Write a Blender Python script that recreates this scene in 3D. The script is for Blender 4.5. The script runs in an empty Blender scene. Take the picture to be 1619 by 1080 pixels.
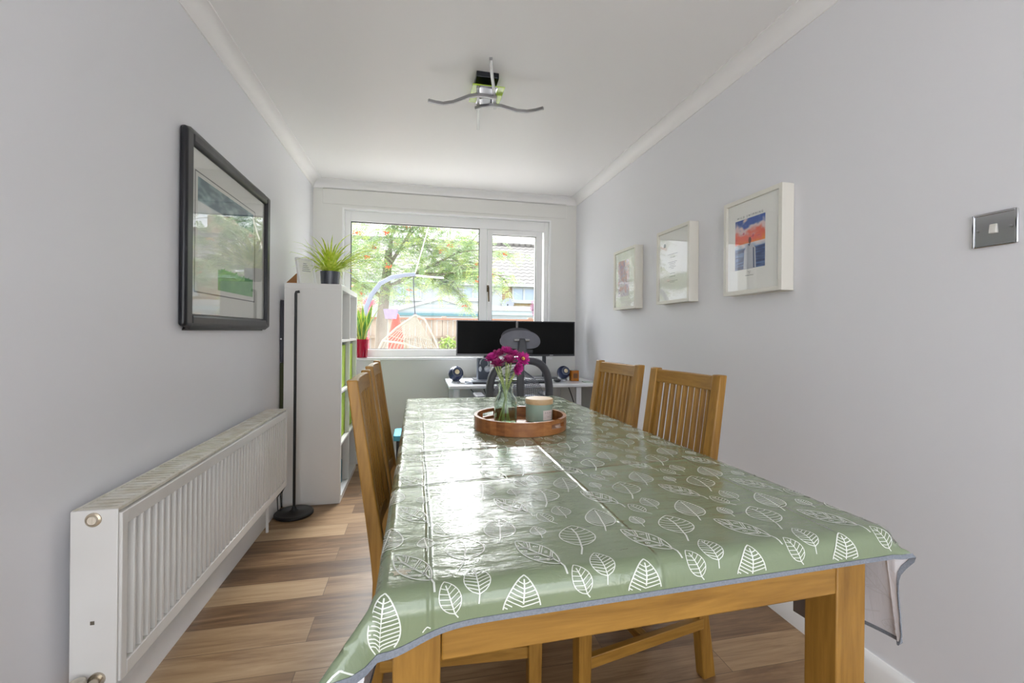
import bpy, bmesh, math, random
from mathutils import Vector, Matrix, noise
import numpy as np
PI = math.pi
sc = bpy.context.scene
C = sc.collection
random.seed(7)
# ---------------------------------------------------------------- camera, sky, light, exposure
F, TH, ROLL, H = 701.0, 0.2099, -0.0089, 1.141
cam_d = bpy.data.cameras.new('camera'); cam = bpy.data.objects.new('camera', cam_d); C.objects.link(cam)
cam_d.sensor_width = 36; cam_d.lens = F * 36 / 1619; cam_d.shift_y = -(540 - 524.1) / 1619
cam_d.clip_start = 0.02; cam_d.clip_end = 300
_r = Vector((math.cos(TH), -math.sin(TH), 0)); _u = Vector((0, 0, 1)); _f = Vector((math.sin(TH), math.cos(TH), 0))
_cr, _sr = math.cos(ROLL), math.sin(ROLL)
_r2 = _r * _cr - _u * _sr; _u2 = _r * _sr + _u * _cr
m = Matrix((_r2, _u2, -_f)).transposed().to_4x4(); m.translation = Vector((0, 0, H))
cam.matrix_world = m
sc.camera = cam
world = bpy.data.worlds.new('sky'); sc.world = world; world.use_nodes = True
wn = world.node_tree; bg = wn.nodes['Background']
bg.inputs[0].default_value = (0.90, 0.945, 1.0, 1); bg.inputs[1].default_value = 1.5
def portal(name, loc, rot, sx, sy):
    l = bpy.data.lights.new(name, 'AREA'); l.shape = 'RECTANGLE'; l.size = sx; l.size_y = sy
    l.cycles.is_portal = True
    o = bpy.data.objects.new(name, l); o.location = loc; o.rotation_euler = rot; C.objects.link(o)
sun_d = bpy.data.lights.new('sun', 'SUN'); sun_d.energy = 11.0; sun_d.angle = math.radians(52); sun_d.color = (.97, .985, 1)
sun = bpy.data.objects.new('sun', sun_d); C.objects.link(sun); sun.rotation_euler = Vector((-.10, 1, .90)).to_track_quat('Z', 'Y').to_euler()
portal('window_portal', (0.29, 4.2, 1.54), (-PI/2, 0, 0), 1.8, 1.26)
portal('added_door_portal', (0.3, -1.3, 1.12), (PI/2, 0, 0), 2.2, 2.2)  # sampling portal at the added rear doors
sc.view_settings.view_transform = 'Standard'; sc.view_settings.look = 'None'
sc.view_settings.gamma = 1; sc.view_settings.use_curve_mapping = False
sc.view_settings.exposure = 1.32
sc.cycles.max_bounces = 14; sc.cycles.diffuse_bounces = 8; sc.cycles.glossy_bounces = 5
sc.cycles.transparent_max_bounces = 24; sc.cycles.sample_clamp_indirect = 6
# ---------------------------------------------------------------- helpers
def srgb(r, g, b):
    f = lambda c: (c/255/12.92) if c/255 <= .04045 else ((c/255+.055)/1.055)**2.4
    return (f(r), f(g), f(b), 1)
def mat(name, col, rough=.5, metal=0, spec=.5, **k):
    m = bpy.data.materials.new(name); m.use_nodes = True
    b = m.node_tree.nodes['Principled BSDF']
    b.inputs['Base Color'].default_value = col if len(col) == 4 else srgb(*col)
    b.inputs['Roughness'].default_value = rough; b.inputs['Metallic'].default_value = metal
    b.inputs['Specular IOR Level'].default_value = spec
    for kk, v in k.items(): b.inputs[kk.replace('_', ' ')].default_value = v
    return m
class NT:
    def __init__(s, m): s.t = m.node_tree; s.n = s.t.nodes; s.b = s.n['Principled BSDF']
    def node(s, typ, **k):
        n = s.n.new(typ)
        for a, v in k.items():
            if a.startswith('i_'): n.inputs[int(a[2:])].default_value = v
            else: setattr(n, a, v)
        return n
    def link(s, a, b): s.t.links.new(a, b)
    def math(s, op, a, b=None, c=None):
        n = s.n.new('ShaderNodeMath'); n.operation = op
        for i, v in enumerate((a, b, c)):
            if v is None: continue
            if isinstance(v, (int, float)): n.inputs[i].default_value = v
            else: s.link(v, n.inputs[i])
        return n.outputs[0]
    def coords(s, scale=(1,1,1), kind='Object', rot=(0,0,0)):
        t = s.n.new('ShaderNodeTexCoord'); mp = s.n.new('ShaderNodeMapping')
        mp.inputs['Scale'].default_value = scale; mp.inputs['Rotation'].default_value = rot
        s.link(t.outputs[kind], mp.inputs[0]); return mp.outputs[0]
    def ramp(s, fac, stops):
        r = s.n.new('ShaderNodeValToRGB'); e = r.color_ramp.elements
        while len(e) < len(stops): e.new(.5)
        for x, (p, c) in zip(e, stops): x.position = p; x.color = c if len(c) == 4 else srgb(*c)
        s.link(fac, r.inputs[0]); return r.outputs[0]
    def noise(s, vec, scale, detail=3, rough=.5, dist=0):
        n = s.n.new('ShaderNodeTexNoise'); n.inputs['Scale'].default_value = scale
        n.inputs['Detail'].default_value = detail; n.inputs['Roughness'].default_value = rough
        n.inputs['Distortion'].default_value = dist
        s.link(vec, n.inputs['Vector']); return n.outputs[0]
    def bump(s, h, strength=.3, dist=.002):
        n = s.n.new('ShaderNodeBump'); n.inputs['Strength'].default_value = strength; n.inputs['Distance'].default_value = dist
        s.link(h, n.inputs['Height']); s.link(n.outputs[0], s.b.inputs['Normal']); return n
def noisy(name, c1, c2, scale=(8,8,8), rough=.5, bump=0, detail=4, **k):
    m = mat(name, c1, rough, **k); t = NT(m); v = t.coords(scale)
    n = t.noise(v, 1, detail); t.link(t.ramp(n, [(.3, c1), (.7, c2)]), t.b.inputs['Base Color'])
    if bump: t.bump(n, bump)
    return m
def wood(name, c1, c2, axis='z', rough=.42, sc_=1.0):
    m = mat(name, c1, rough); t = NT(m)
    s = dict(x=(1.2,14,14), y=(14,1.2,14), z=(14,14,1.2))[axis]
    v = t.coords(tuple(q*sc_ for q in s)); n = t.noise(v, 2.2, 5, .6, .8)
    n2 = t.noise(t.coords(tuple(q*3*sc_ for q in s)), 3, 3)
    f = t.math('ADD', t.math('MULTIPLY', n, .7), t.math('MULTIPLY', n2, .3))
    t.link(t.ramp(f, [(.32, c1), (.68, c2)]), t.b.inputs['Base Color']); t.bump(f, .08, .001)
    return m
def glassy(name, tint=(1,1,1,1), rough=0.0, ior=1.5, opacity=0.0, body=(.8,.8,.8,1)):
    m = bpy.data.materials.new(name); m.use_nodes = True; n = m.node_tree.nodes; n.clear(); L = m.node_tree.links.new
    o = n.new('ShaderNodeOutputMaterial'); tr = n.new('ShaderNodeBsdfTransparent'); tr.inputs[0].default_value = tint
    g = n.new('ShaderNodeBsdfGlossy'); g.inputs['Roughness'].default_value = rough
    lw = n.new('ShaderNodeLayerWeight'); pw = n.new('ShaderNodeMath'); pw.operation = 'POWER'; L(lw.outputs['Facing'], pw.inputs[0]); pw.inputs[1].default_value = 5
    f0 = ((ior-1)/(ior+1))**2; ml = n.new('ShaderNodeMath'); ml.operation = 'MULTIPLY_ADD'; L(pw.outputs[0], ml.inputs[0]); ml.inputs[1].default_value = (1-f0)*.8; ml.inputs[2].default_value = f0
    mx = n.new('ShaderNodeMixShader'); L(ml.outputs[0], mx.inputs[0])
    src = tr.outputs[0]
    if opacity:
        d = n.new('ShaderNodeBsdfDiffuse'); d.inputs[0].default_value = body
        m2 = n.new('ShaderNodeMixShader'); m2.inputs[0].default_value = opacity; L(tr.outputs[0], m2.inputs[1]); L(d.outputs[0], m2.inputs[2]); src = m2.outputs[0]
    L(src, mx.inputs[1]); L(g.outputs[0], mx.inputs[2]); L(mx.outputs[0], o.inputs[0])
    return m
def wloc(p):
    v = Vector((0,0,0))
    while p: v += p.location; p = p.parent
    return v
def frames(pts):
    pts = [Vector(p) for p in pts]; out = []; prev = None
    for i, p in enumerate(pts):
        t = (pts[min(i+1, len(pts)-1)] - pts[max(i-1, 0)]).normalized()
        if prev is None:
            a = Vector((0,0,1)) if abs(t.z) < .9 else Vector((1,0,0)); n = (a - t*a.dot(t)).normalized()
        else:
            n = prev - t*prev.dot(t); n = n.normalized() if n.length > 1e-6 else prev
        prev = n; out.append((p, t, n, t.cross(n)))
    return out
class MB:
    def __init__(s): s.v = []; s.f = []; s.mi = []
    def add(s, vs, fs, m=0):
        o = len(s.v); s.v += [tuple(v) for v in vs]; s.f += [tuple(i+o for i in f) for f in fs]; s.mi += [m]*len(fs); return s
    def box(s, x0, x1, y0, y1, z0, z1, m=0):
        vs = [(x,y,z) for z in (z0,z1) for y in (y0,y1) for x in (x0,x1)]
        return s.add(vs, [(0,2,3,1),(4,5,7,6),(0,1,5,4),(2,6,7,3),(0,4,6,2),(1,3,7,5)], m)
    def hexa(s, vs, m=0):   # 8 corners: bottom four ccw, top four ccw
        return s.add(vs, [(3,2,1,0),(4,5,6,7),(0,1,5,4),(1,2,6,5),(2,3,7,6),(3,0,4,7)], m)
    def prism(s, poly, axis, a0, a1, m=0):
        n = len(poly)
        def P(q, a): return {'x': (a,q[0],q[1]), 'y': (q[0],a,q[1]), 'z': (q[0],q[1],a)}[axis]
        vs = [P(q,a0) for q in poly] + [P(q,a1) for q in poly]
        return s.add(vs, [tuple(range(n))[::-1], tuple(range(n,2*n))] + [(i,(i+1)%n,(i+1)%n+n,i+n) for i in range(n)], m)
    def tube(s, pts, r, n=8, m=0, cap=True, sx=1.0, sy=1.0, rot=0):
        fr = frames(pts); vs = []; fs = []
        for k, (p, t, a, b) in enumerate(fr):
            rr = r[k] if isinstance(r, (list, tuple)) else r
            for i in range(n):
                an = 2*PI*i/n + rot; vs.append(p + a*math.cos(an)*rr*sx + b*math.sin(an)*rr*sy)
        for k in range(len(fr)-1):
            for i in range(n):
                j = (i+1) % n; fs.append((k*n+i, k*n+j, (k+1)*n+j, (k+1)*n+i))
        if cap: fs += [tuple(range(n))[::-1], tuple((len(fr)-1)*n+i for i in range(n))]
        return s.add(vs, fs, m)
    def lathe(s, c, prof, n=28, m=0, axis='z', R=None):
        vs = []; fs = []; L = len(prof)
        for r, z in prof:
            for i in range(n):
                a = 2*PI*i/n; q = Vector((r*math.cos(a), r*math.sin(a), z))
                if R is not None: q = R @ q
                vs.append(Vector(c) + q)
        for k in range(L-1):
            for i in range(n):
                j = (i+1) % n; fs.append((k*n+i, k*n+j, (k+1)*n+j, (k+1)*n+i))
        if prof[0][0] > 1e-5: fs.append(tuple(range(n))[::-1])
        if prof[-1][0] > 1e-5: fs.append(tuple((L-1)*n+i for i in range(n)))
        return s.add(vs, fs, m)
    def ell(s, c, r, n=16, k=10, m=0, R=None):
        if isinstance(r, (int,float)): r = (r,r,r)
        vs = []; fs = []
        for a in range(k+1):
            th = PI*a/k
            for b in range(n):
                ph = 2*PI*b/n; q = Vector((r[0]*math.sin(th)*math.cos(ph), r[1]*math.sin(th)*math.sin(ph), -r[2]*math.cos(th)))
                if R is not None: q = R @ q
                vs.append(Vector(c)+q)
        for a in range(k):
            for b in range(n):
                j = (b+1) % n; fs.append((a*n+b, a*n+j, (a+1)*n+j, (a+1)*n+b))
        return s.add(vs, fs, m)
    def quad(s, a, b, c, d, m=0): return s.add([a,b,c,d], [(0,1,2,3)], m)
    def build(s, name, mats, parent=None, bevel=0, local=False, ang=38, seg=2, smooth=True, merge=True):
        me = bpy.data.meshes.new(name)
        off = Vector((0,0,0)) if local else wloc(parent)
        me.from_pydata([tuple(Vector(v)-off) for v in s.v], [], s.f)
        if not isinstance(mats, (list, tuple)): mats = [mats]
        for q in mats: me.materials.append(q)
        me.polygons.foreach_set('material_index', s.mi)
        if merge:
            b = bmesh.new(); b.from_mesh(me); bmesh.ops.remove_doubles(b, verts=b.verts, dist=1e-6)
            bmesh.ops.dissolve_degenerate(b, dist=1e-7, edges=b.edges); b.to_mesh(me); b.free()
        me.polygons.foreach_set('use_smooth', [smooth]*len(me.polygons))
        if smooth: me.set_sharp_from_angle(angle=math.radians(ang))
        me.update()
        o = bpy.data.objects.new(name, me); C.objects.link(o)
        if parent: o.parent = parent
        if bevel:
            mo = o.modifiers.new('bevel', 'BEVEL'); mo.width = bevel; mo.segments = seg; mo.limit_method = 'ANGLE'; mo.angle_limit = math.radians(40)
            mo.harden_normals = False
        return o
def tag(o, label, cat, group=None):
    o['label'] = label; o['category'] = cat
    if group: o['group'] = group
    return o
def thing(name, label, cat, loc=(0,0,0), rz=0, group=None):
    o = bpy.data.objects.new(name, None); C.objects.link(o); o.location = loc; o.rotation_euler = (0,0,rz)
    o.empty_display_size = .1
    return tag(o, label, cat, group)
def struct(o): o['kind'] = 'structure'; return o
def dup(root, loc, rz, label):
    r = root.copy(); C.objects.link(r); r.location = loc; r.rotation_euler = (0,0,rz); r['label'] = label
    for ch in list(root.children):
        c = ch.copy(); C.objects.link(c); c.parent = r
        for g in ch.children:
            d = g.copy(); C.objects.link(d); d.parent = c
    return r
def text_mesh(name, body, size, mtl, parent, M, align='CENTER', extrude=.0004):
    cu = bpy.data.curves.new(name, 'FONT'); cu.body = body; cu.size = size; cu.align_x = align; cu.extrude = extrude; cu.space_character = 1.7
    to = bpy.data.objects.new(name+'_curve', cu); C.objects.link(to)
    bpy.context.view_layer.update()
    me = bpy.data.meshes.new_from_object(to.evaluated_get(bpy.context.evaluated_depsgraph_get()))
    bpy.data.objects.remove(to); me.transform(M)
    if parent: me.transform(Matrix.Translation(-wloc(parent)))
    me.materials.clear(); me.materials.append(mtl)
    o = bpy.data.objects.new(name, me); C.objects.link(o)
    if parent: o.parent = parent
    return o
# ---------------------------------------------------------------- materials
def plaster(name, c, bump=.12):
    m = mat(name, c, .42, spec=.35); t = NT(m); v = t.coords((1,1,1))
    n = t.noise(v, 2.5, 2); n2 = t.noise(v, 160, 2)
    f = t.math('ADD', t.math('MULTIPLY', n, .6), t.math('MULTIPLY', n2, .05)); t.bump(f, bump, .01); return m
M_wall = plaster('wall_paint', (225,225,229)); M_ceil = plaster('ceiling_paint', (234,232,232), .05)
M_back = plaster('window_wall_paint', (224,223,219)); M_trim = mat('white_gloss_trim', (236,236,236), .3)
M_upvc = mat('white_upvc', (240,240,240), .22); M_white = mat('white_laminate', (226,225,222), .35)
M_black = mat('black_satin', (18,18,20), .35); M_dark = mat('dark_grey', (48,50,56), .45)
M_screen = mat('screen_off', (14,14,14), .5, spec=.12); M_chrome = mat('chrome', (200,200,204), .06, 1)
M_steel = mat('brushed_metal', (170,170,172), .28, 1); M_gasket = mat('gasket', (60,60,58), .6)
M_oak = wood('oak', (130,91,32), (174,129,56), 'z'); M_oakx = wood('oak_x', (130,91,32), (174,129,56), 'x')
M_oaky = wood('oak_y', (130,91,32), (174,129,56), 'y')
M_glass = glassy('window_glass', (1,1,1,1), 0, 1.35); M_pglass = glassy('picture_glass', (1,1,1,1), 0, 1.5)
M_paper = mat('paper_white', (236,236,232), .6)
# floor: wide planks running across the room
M_floor = mat('plank_floor', (150,120,90), .38, spec=.4); t = NT(M_floor)
br = t.node('ShaderNodeTexBrick'); v = t.coords((1,1,1)); t.link(v, br.inputs['Vector'])
br.offset = .37; br.inputs['Scale'].default_value = 1; br.inputs['Brick Width'].default_value = 1.05; br.inputs['Row Height'].default_value = .145
br.inputs['Mortar Size'].default_value = .0012; br.inputs['Color1'].default_value = (0,0,0,1); br.inputs['Color2'].default_value = (1,1,1,1)
br.inputs['Mortar'].default_value = (.5,.5,.5,1); br.inputs['Bias'].default_value = 0
sep = t.node('ShaderNodeSeparateXYZ'); t.link(v, sep.inputs[0])
cmb = t.node('ShaderNodeCombineXYZ'); t.link(sep.outputs[0], cmb.inputs[0]); t.link(sep.outputs[1], cmb.inputs[1]); t.link(t.math('MULTIPLY', br.outputs['Color'], 7.0), cmb.inputs[2])
mp = t.node('ShaderNodeMapping'); mp.inputs['Scale'].default_value = (1.6, 15, 1); t.link(cmb.outputs[0], mp.inputs[0])
g1 = t.noise(mp.outputs[0], 1.3, 6, .62, 1.2)
mp2 = t.node('ShaderNodeMapping'); mp2.inputs['Scale'].default_value = (5, 90, 1); t.link(cmb.outputs[0], mp2.inputs[0])
g2 = t.noise(mp2.outputs[0], 1.5, 3)
fl = t.math('ADD', t.math('MULTIPLY', g1, .52), t.math('ADD', t.math('MULTIPLY', g2, .14), t.math('MULTIPLY', br.outputs['Color'], .33)))
col = t.ramp(fl, [(.28, (88,64,42)), (.42, (126,97,68)), (.56, (158,129,96)), (.74, (184,158,124))])
mxn = t.node('ShaderNodeMix', data_type='RGBA'); t.link(br.outputs['Fac'], mxn.inputs[0]); t.link(col, mxn.inputs[6]); mxn.inputs[7].default_value = srgb(100,78,56)
t.link(mxn.outputs[2], t.b.inputs['Base Color']); t.bump(t.math('SUBTRACT', g2, t.math('MULTIPLY', br.outputs['Fac'], 2)), .12, .001)
# ---------------------------------------------------------------- room shell
XL, XR, YB, YF, ZC = -.865, 1.4636, 3.984, -1.1, 2.4
WX0, WX1, WZ0, WZ1 = -.62, 1.2, .905, 2.17
struct(MB().box(XL-.15, XR+.15, YF-.15, YB+.0, -.1, 0).build('floor', M_floor, smooth=False))
struct(MB().box(XL-.15, XR+.15, YF-.15, YB+.27, ZC, ZC+.12).build('ceiling', M_ceil, smooth=False))
struct(MB().box(XL-.15, XL, YF, YB, 0, ZC).build('wall_left', M_wall, smooth=False))
struct(MB().box(XR, XR+.15, YF, YB, 0, ZC).build('wall_right', M_wall, smooth=False))
w = MB(); w.box(XL-.15, WX0, YB, YB+.27, 0, ZC); w.box(WX1, XR+.15, YB, YB+.27, 0, ZC)
w.box(WX0, WX1, YB, YB+.27, 0, WZ0); w.box(WX0, WX1, YB, YB+.27, WZ1, ZC); struct(w.build('wall_back', M_back, smooth=False))
w = MB(); w.box(XL-.15, -.8, YF-.15, YF, 0, ZC); w.box(1.4, XR+.15, YF-.15, YF, 0, ZC); w.box(-.8, 1.4, YF-.15, YF, 2.25, ZC)
struct(w.build('wall_front', M_wall, smooth=False))  # unseen rear wall, its opening sized to let in more light
def cove(h, d, n=8):
    return [(0,0)] + [(0,-h)] + [(.006,-h)] + [(.006+(d-.012)*(1-math.cos(PI/2*i/n)), -h+.006+(h-.012)*math.sin(PI/2*i/n)) for i in range(n+1)] + [(d,-.006),(d,0)]
cv = cove(.067, .072)
struct(MB().prism([(XL+a, ZC+b) for a, b in cv], 'y', YF, YB).build('trim_1', M_ceil, ang=50))
struct(MB().prism([(XR-a, ZC+b) for a, b in cv][::-1], 'y', YF, YB).build('trim_2', M_ceil, ang=50))
struct(MB().prism([(YB-a, ZC+b) for a, b in cv], 'x', XL, XR).build('trim_3', M_ceil, ang=50))
struct(MB().box(-.79, 1.364, YB-.006, YB, 2.205, ZC-.06).build('trim_4', M_back, bevel=.004))
def skirt(name, pts_axis, wall, sgn, a0, a1):
    prof = [(0,0),(.018,0),(.018,.078),(.012,.092),(.006,.1),(0,.1)]
    poly = [(wall+sgn*a, z) for a, z in prof]
    return struct(MB().prism(poly, pts_axis, a0, a1).build(name, M_trim, ang=25))
skirt('baseboard_left', 'y', XL, 1, YF, YB); skirt('baseboard_right', 'y', XR, -1, YF, YB); skirt('baseboard_back', 'x', YB, -1, XL, XR)
# window
fr = MB(); Y0, Y1 = 4.025, 4.095
def ring(b, x0, x1, z0, z1, wd, y0, y1, m=0):
    wl, wr, wb, wt = wd
    b.box(x0, x0+wl, y0, y1, z0, z1, m); b.box(x1-wr, x1, y0, y1, z0, z1, m); b.box(x0+wl, x1-wr, y0, y1, z0, z0+wb, m); b.box(x0+wl, x1-wr, y0, y1, z1-wt, z1, m)
ring(fr, WX0, WX1, WZ0, WZ1, (.05,.04,.07,.09), Y0, Y1); fr.box(.548, .618, Y0, Y1, WZ0+.07, WZ1-.09)
win = struct(fr.build('window_1', M_upvc, bevel=.005))
b = MB(); ring(b, .622, 1.14, .98, 2.072, (.042,.06,.05,.042), Y0-.012, Y1-.01); sash = b.build('window_sash', M_upvc, win, bevel=.004)
b = MB(); ring(b, -.57, .548, .975, 2.08, (.005,.005,.005,.006), Y0+.012, Y0+.03); ring(b, .663, 1.081, 1.029, 2.031, (.004,.004,.004,.004), Y0+.002, Y0+.018); b.build('gasket', M_gasket, win)
MB().box(-.567, .546, Y0+.03, Y0+.04, .978, 2.076).build('glass_pane', M_glass, win)
MB().box(.665, 1.079, Y0+.018, Y0+.028, 1.03, 2.03).build('glass_pane', M_glass, sash)
b = MB(); b.box(.615, .635, Y0-.022, Y0-.01, 1.50, 1.56); b.tube([(.625,Y0-.02,1.545),(.625,Y0-.045,1.54),(.627,Y0-.05,1.5),(.630,Y0-.048,1.41)], [.009,.009,.007,.006]); b.build('window_handle', mat('aged_brass', (88,74,52), .3, 1), sash)
b = MB(); b.box(WX0-.03, WX1+.03, YB-.03, YB+.045, WZ0-.024, WZ0+.002); b.build('window_sill', M_upvc, win, bevel=.006)
b = MB(); ring(b, WX0-.012, WX1+.012, WZ0, WZ1+.012, (.014,.014,0.001,.014), YB-.005, Y0); b.build('window_casing', M_upvc, win)
# unseen patio doors added behind the camera to brighten the room
b = MB(); ring(b, -.8, 1.4, 0, 2.25, (.05,.05,.05,.05), YF-.1, YF-.03); b.box(.28, .32, YF-.1, YF-.03, .05, 2.20); d = struct(b.build('added_door_1', M_upvc, bevel=.004))
MB().box(-.75, .28, YF-.07, YF-.06, .05, 2.20).build('glass_pane', M_glass, d); MB().box(.32, 1.35, YF-.07, YF-.06, .05, 2.20).build('glass_pane', M_glass, d)
# ---------------------------------------------------------------- dining table
def tilt(x): return .034*(x+.045)
tb = thing('dining_table', 'oak dining table with square legs under the green leaf-print cloth', 'table', (.43, 1.62, 0))
poly = [(-.04,.700),(.912,.735),(.815,2.55),(-.042,2.57)]
MB().prism(poly, 'z', .715, .75).build('tabletop', M_oakx, tb, bevel=.004)
for x0, y0 in ((-.034,.715),(.841,.745),(.73,2.46),(-.034,2.48)):
    s = .034; w_ = .075
    MB().hexa([(x0,y0,0),(x0+w_,y0+s*w_,0),(x0+w_-s*w_,y0+w_,0),(x0-s*w_,y0+w_,0)] + [(x0,y0,.715),(x0+w_,y0+s*w_,.715),(x0+w_-s*w_,y0+w_,.715),(x0-s*w_,y0+w_,.715)]).build('leg', M_oak, tb, bevel=.003)
def bar(b, p, q, wd, z0, z1):
    p = Vector(p); q = Vector(q); n = (q-p).normalized(); n = Vector((-n.y, n.x))*wd
    b.hexa([(p.x,p.y,z0),(q.x,q.y,z0),(q.x+n.x,q.y+n.y,z0),(p.x+n.x,p.y+n.y,z0),(p.x,p.y,z1),(q.x,q.y,z1),(q.x+n.x,q.y+n.y,z1),(p.x+n.x,p.y+n.y,z1)])
b = MB(); bar(b, (.042,.719), (.84,.746), .022, .61, .715); b.build('apron', M_oakx, tb, bevel=.003)
b = MB(); bar(b, (.04,2.51), (.76,2.49), .022, .61, .715); b.build('apron', M_oakx, tb, bevel=.003)
b = MB(); bar(b, (-.005,.79), (-.008,2.48), .022, .61, .715); b.build('apron', M_oaky, tb, bevel=.003)
b = MB(); bar(b, (.902,.82), (.82,2.46), .022, .61, .715); b.build('apron', M_oaky, tb, bevel=.003)
# ---------------------------------------------------------------- oilcloth
ZT = .7545; OX, OYF, OYB, RC = .262, .070, .16, .085
def xl(y): return -.047
def xr(y): return .922 - .053*(y-.70)
def yf(x): return .692 + .038*(x+.045)
def yb(x): return 2.583 - .0278*(x+.05)
def crease(x, y):
    h = 0
    for y0, k, a in ((1.41,.125,1.0),(1.122,.12,1.0),(1.72,.10,-.5),(1.92,.06,.6),(2.19,.03,.5),(.83,.03,-.6)):
        d = y - y0 - k*x - .008*math.sin(9*x+y0*5); h += a*.0016*math.exp(-(d/.012)**2)*(.6+.4*math.sin(7*x+y0*9))
    return h
def drop(s, r, fl):
    if s <= 0: return 0, 0
    L = r*PI/2*.92
    if s < L: return r*math.sin(s/r), -r*(1-math.cos(s/r))
    e = s - L; return r*math.sin(L/r) + fl*e, -r*(1-math.cos(L/r)) - e*math.sqrt(1-fl*fl)
def drape(p, q, lift=0):
    """flat cloth point (p,q) -> point in the room"""
    pc = min(max(p, xl(q)), xr(q)); qc = min(max(q, yf(pc)), yb(pc)); pc = min(max(p, xl(qc)), xr(qc))
    ox = p - pc; oy = q - qc; ax, ay = abs(ox), abs(oy)
    if ax < 1e-9 and ay < 1e-9:
        return Vector((p, q, ZT + lift + crease(p, q)))
    if ay < 1e-9:
        r_ = .012; h, z = drop(ax, r_, .02 + ((.20 if ox > 0 else .12)*math.exp(-((q-.72)/.16)**2)) + (.02*math.sin(q*7) if ox < 0 else 0))
        return Vector((pc + math.copysign(h + lift, ox), qc, ZT + z + lift*.3))
    front = oy < 0
    if ax < 1e-9:
        h, z = drop(ay, .03 if front else .015, .07 if front else .05)
        return Vector((pc, qc + math.copysign(h + lift, oy), ZT + z + lift*.3))
    rho = math.hypot(ax, ay); ph = math.atan2(ay, ax); d = math.degrees(ph)
    if front:
        left = ox < 0
        pk, wd, amp = (42, 20, .62) if left else (63, 15, .62)
        k = .17 + amp*math.exp(-((d-pk)/wd)**2) if d < pk else .06 + (amp+.11)*math.exp(-((d-pk)/wd)**2)
        w = min(1, max(0, ph/(PI/2)))
        ang = ph if left else ph*.78
        if not left and d > 75: ang = ph*.78 + (PI/2 - ph*.78)*((d-75)/15)**1.0
    else:
        k = .04 + .12*math.exp(-((d-45)/18)**2); ang = ph
    r_ = .012 + (.018*(d/90) if front else 0)
    h, z = drop(rho, r_, min(.9, k))
    return Vector((pc + math.copysign((h+lift)*math.cos(ang), ox), qc + math.copysign((h+lift)*math.sin(ang), oy), ZT + z + lift*.3))
def rnd(a, b, A, B):
    """shrink the corner strip so that the cloth corner is rounded"""
    if a <= 0 or b <= 0: return a, b
    # boundary of square and of rounded rectangle along ray
    ts = min(A/a, B/b); x, y = a*ts, b*ts; R = min(RC, A*.9, B*.9)
    if x > A-R and y > B-R:
        lo, hi = 0, 1
        for _ in range(20):
            mi = (lo+hi)/2; u, v = x*mi - (A-R), y*mi - (B-R)
            if u > 0 and v > 0 and math.hypot(u, v) > R: hi = mi
            elif (u > 0 and v <= 0 and u > R) or (v > 0 and u <= 0 and v > R): hi = mi
            else: lo = mi
        return a*lo, b*lo
    return a, b
us = [-1+i/16 for i in range(16)] + [i/90 for i in range(91)] + [1+(i+1)/16 for i in range(16)]
vs_ = [-1+i/12 for i in range(12)] + [i/260 for i in range(261)] + [1+(i+1)/8 for i in range(8)]
def flat(u, v):
    a = -u*OX if u < 0 else ((u-1)*OX if u > 1 else 0)
    bb = -v*OYF if v < 0 else ((v-1)*OYB if v > 1 else 0)
    a2, b2 = rnd(a, bb, OX, OYF if v < 0 else OYB)
    uc = min(max(u,0),1); vc = min(max(v,0),1)
    if v < 0: b2 *= 1 + .45*math.exp(-(uc/.07)**2)
    x = xl(0) + uc*(xr(1.6)-xl(0))
    for _ in range(4):
        y = yf(x) + vc*(yb(x)-yf(x)); x = xl(y) + uc*(xr(y)-xl(y))
    return x + (-a2 if u < 0 else a2), y + (-b2 if v < 0 else b2)
cl = MB(); NU, NV = len(us), len(vs_)
vv = [drape(*flat(u, v)) for v in vs_ for u in us]
ff = [(j*NU+i, j*NU+i+1, (j+1)*NU+i+1, (j+1)*NU+i) for j in range(NV-1) for i in range(NU-1)]
cl.add(vv, ff, 0)
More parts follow.
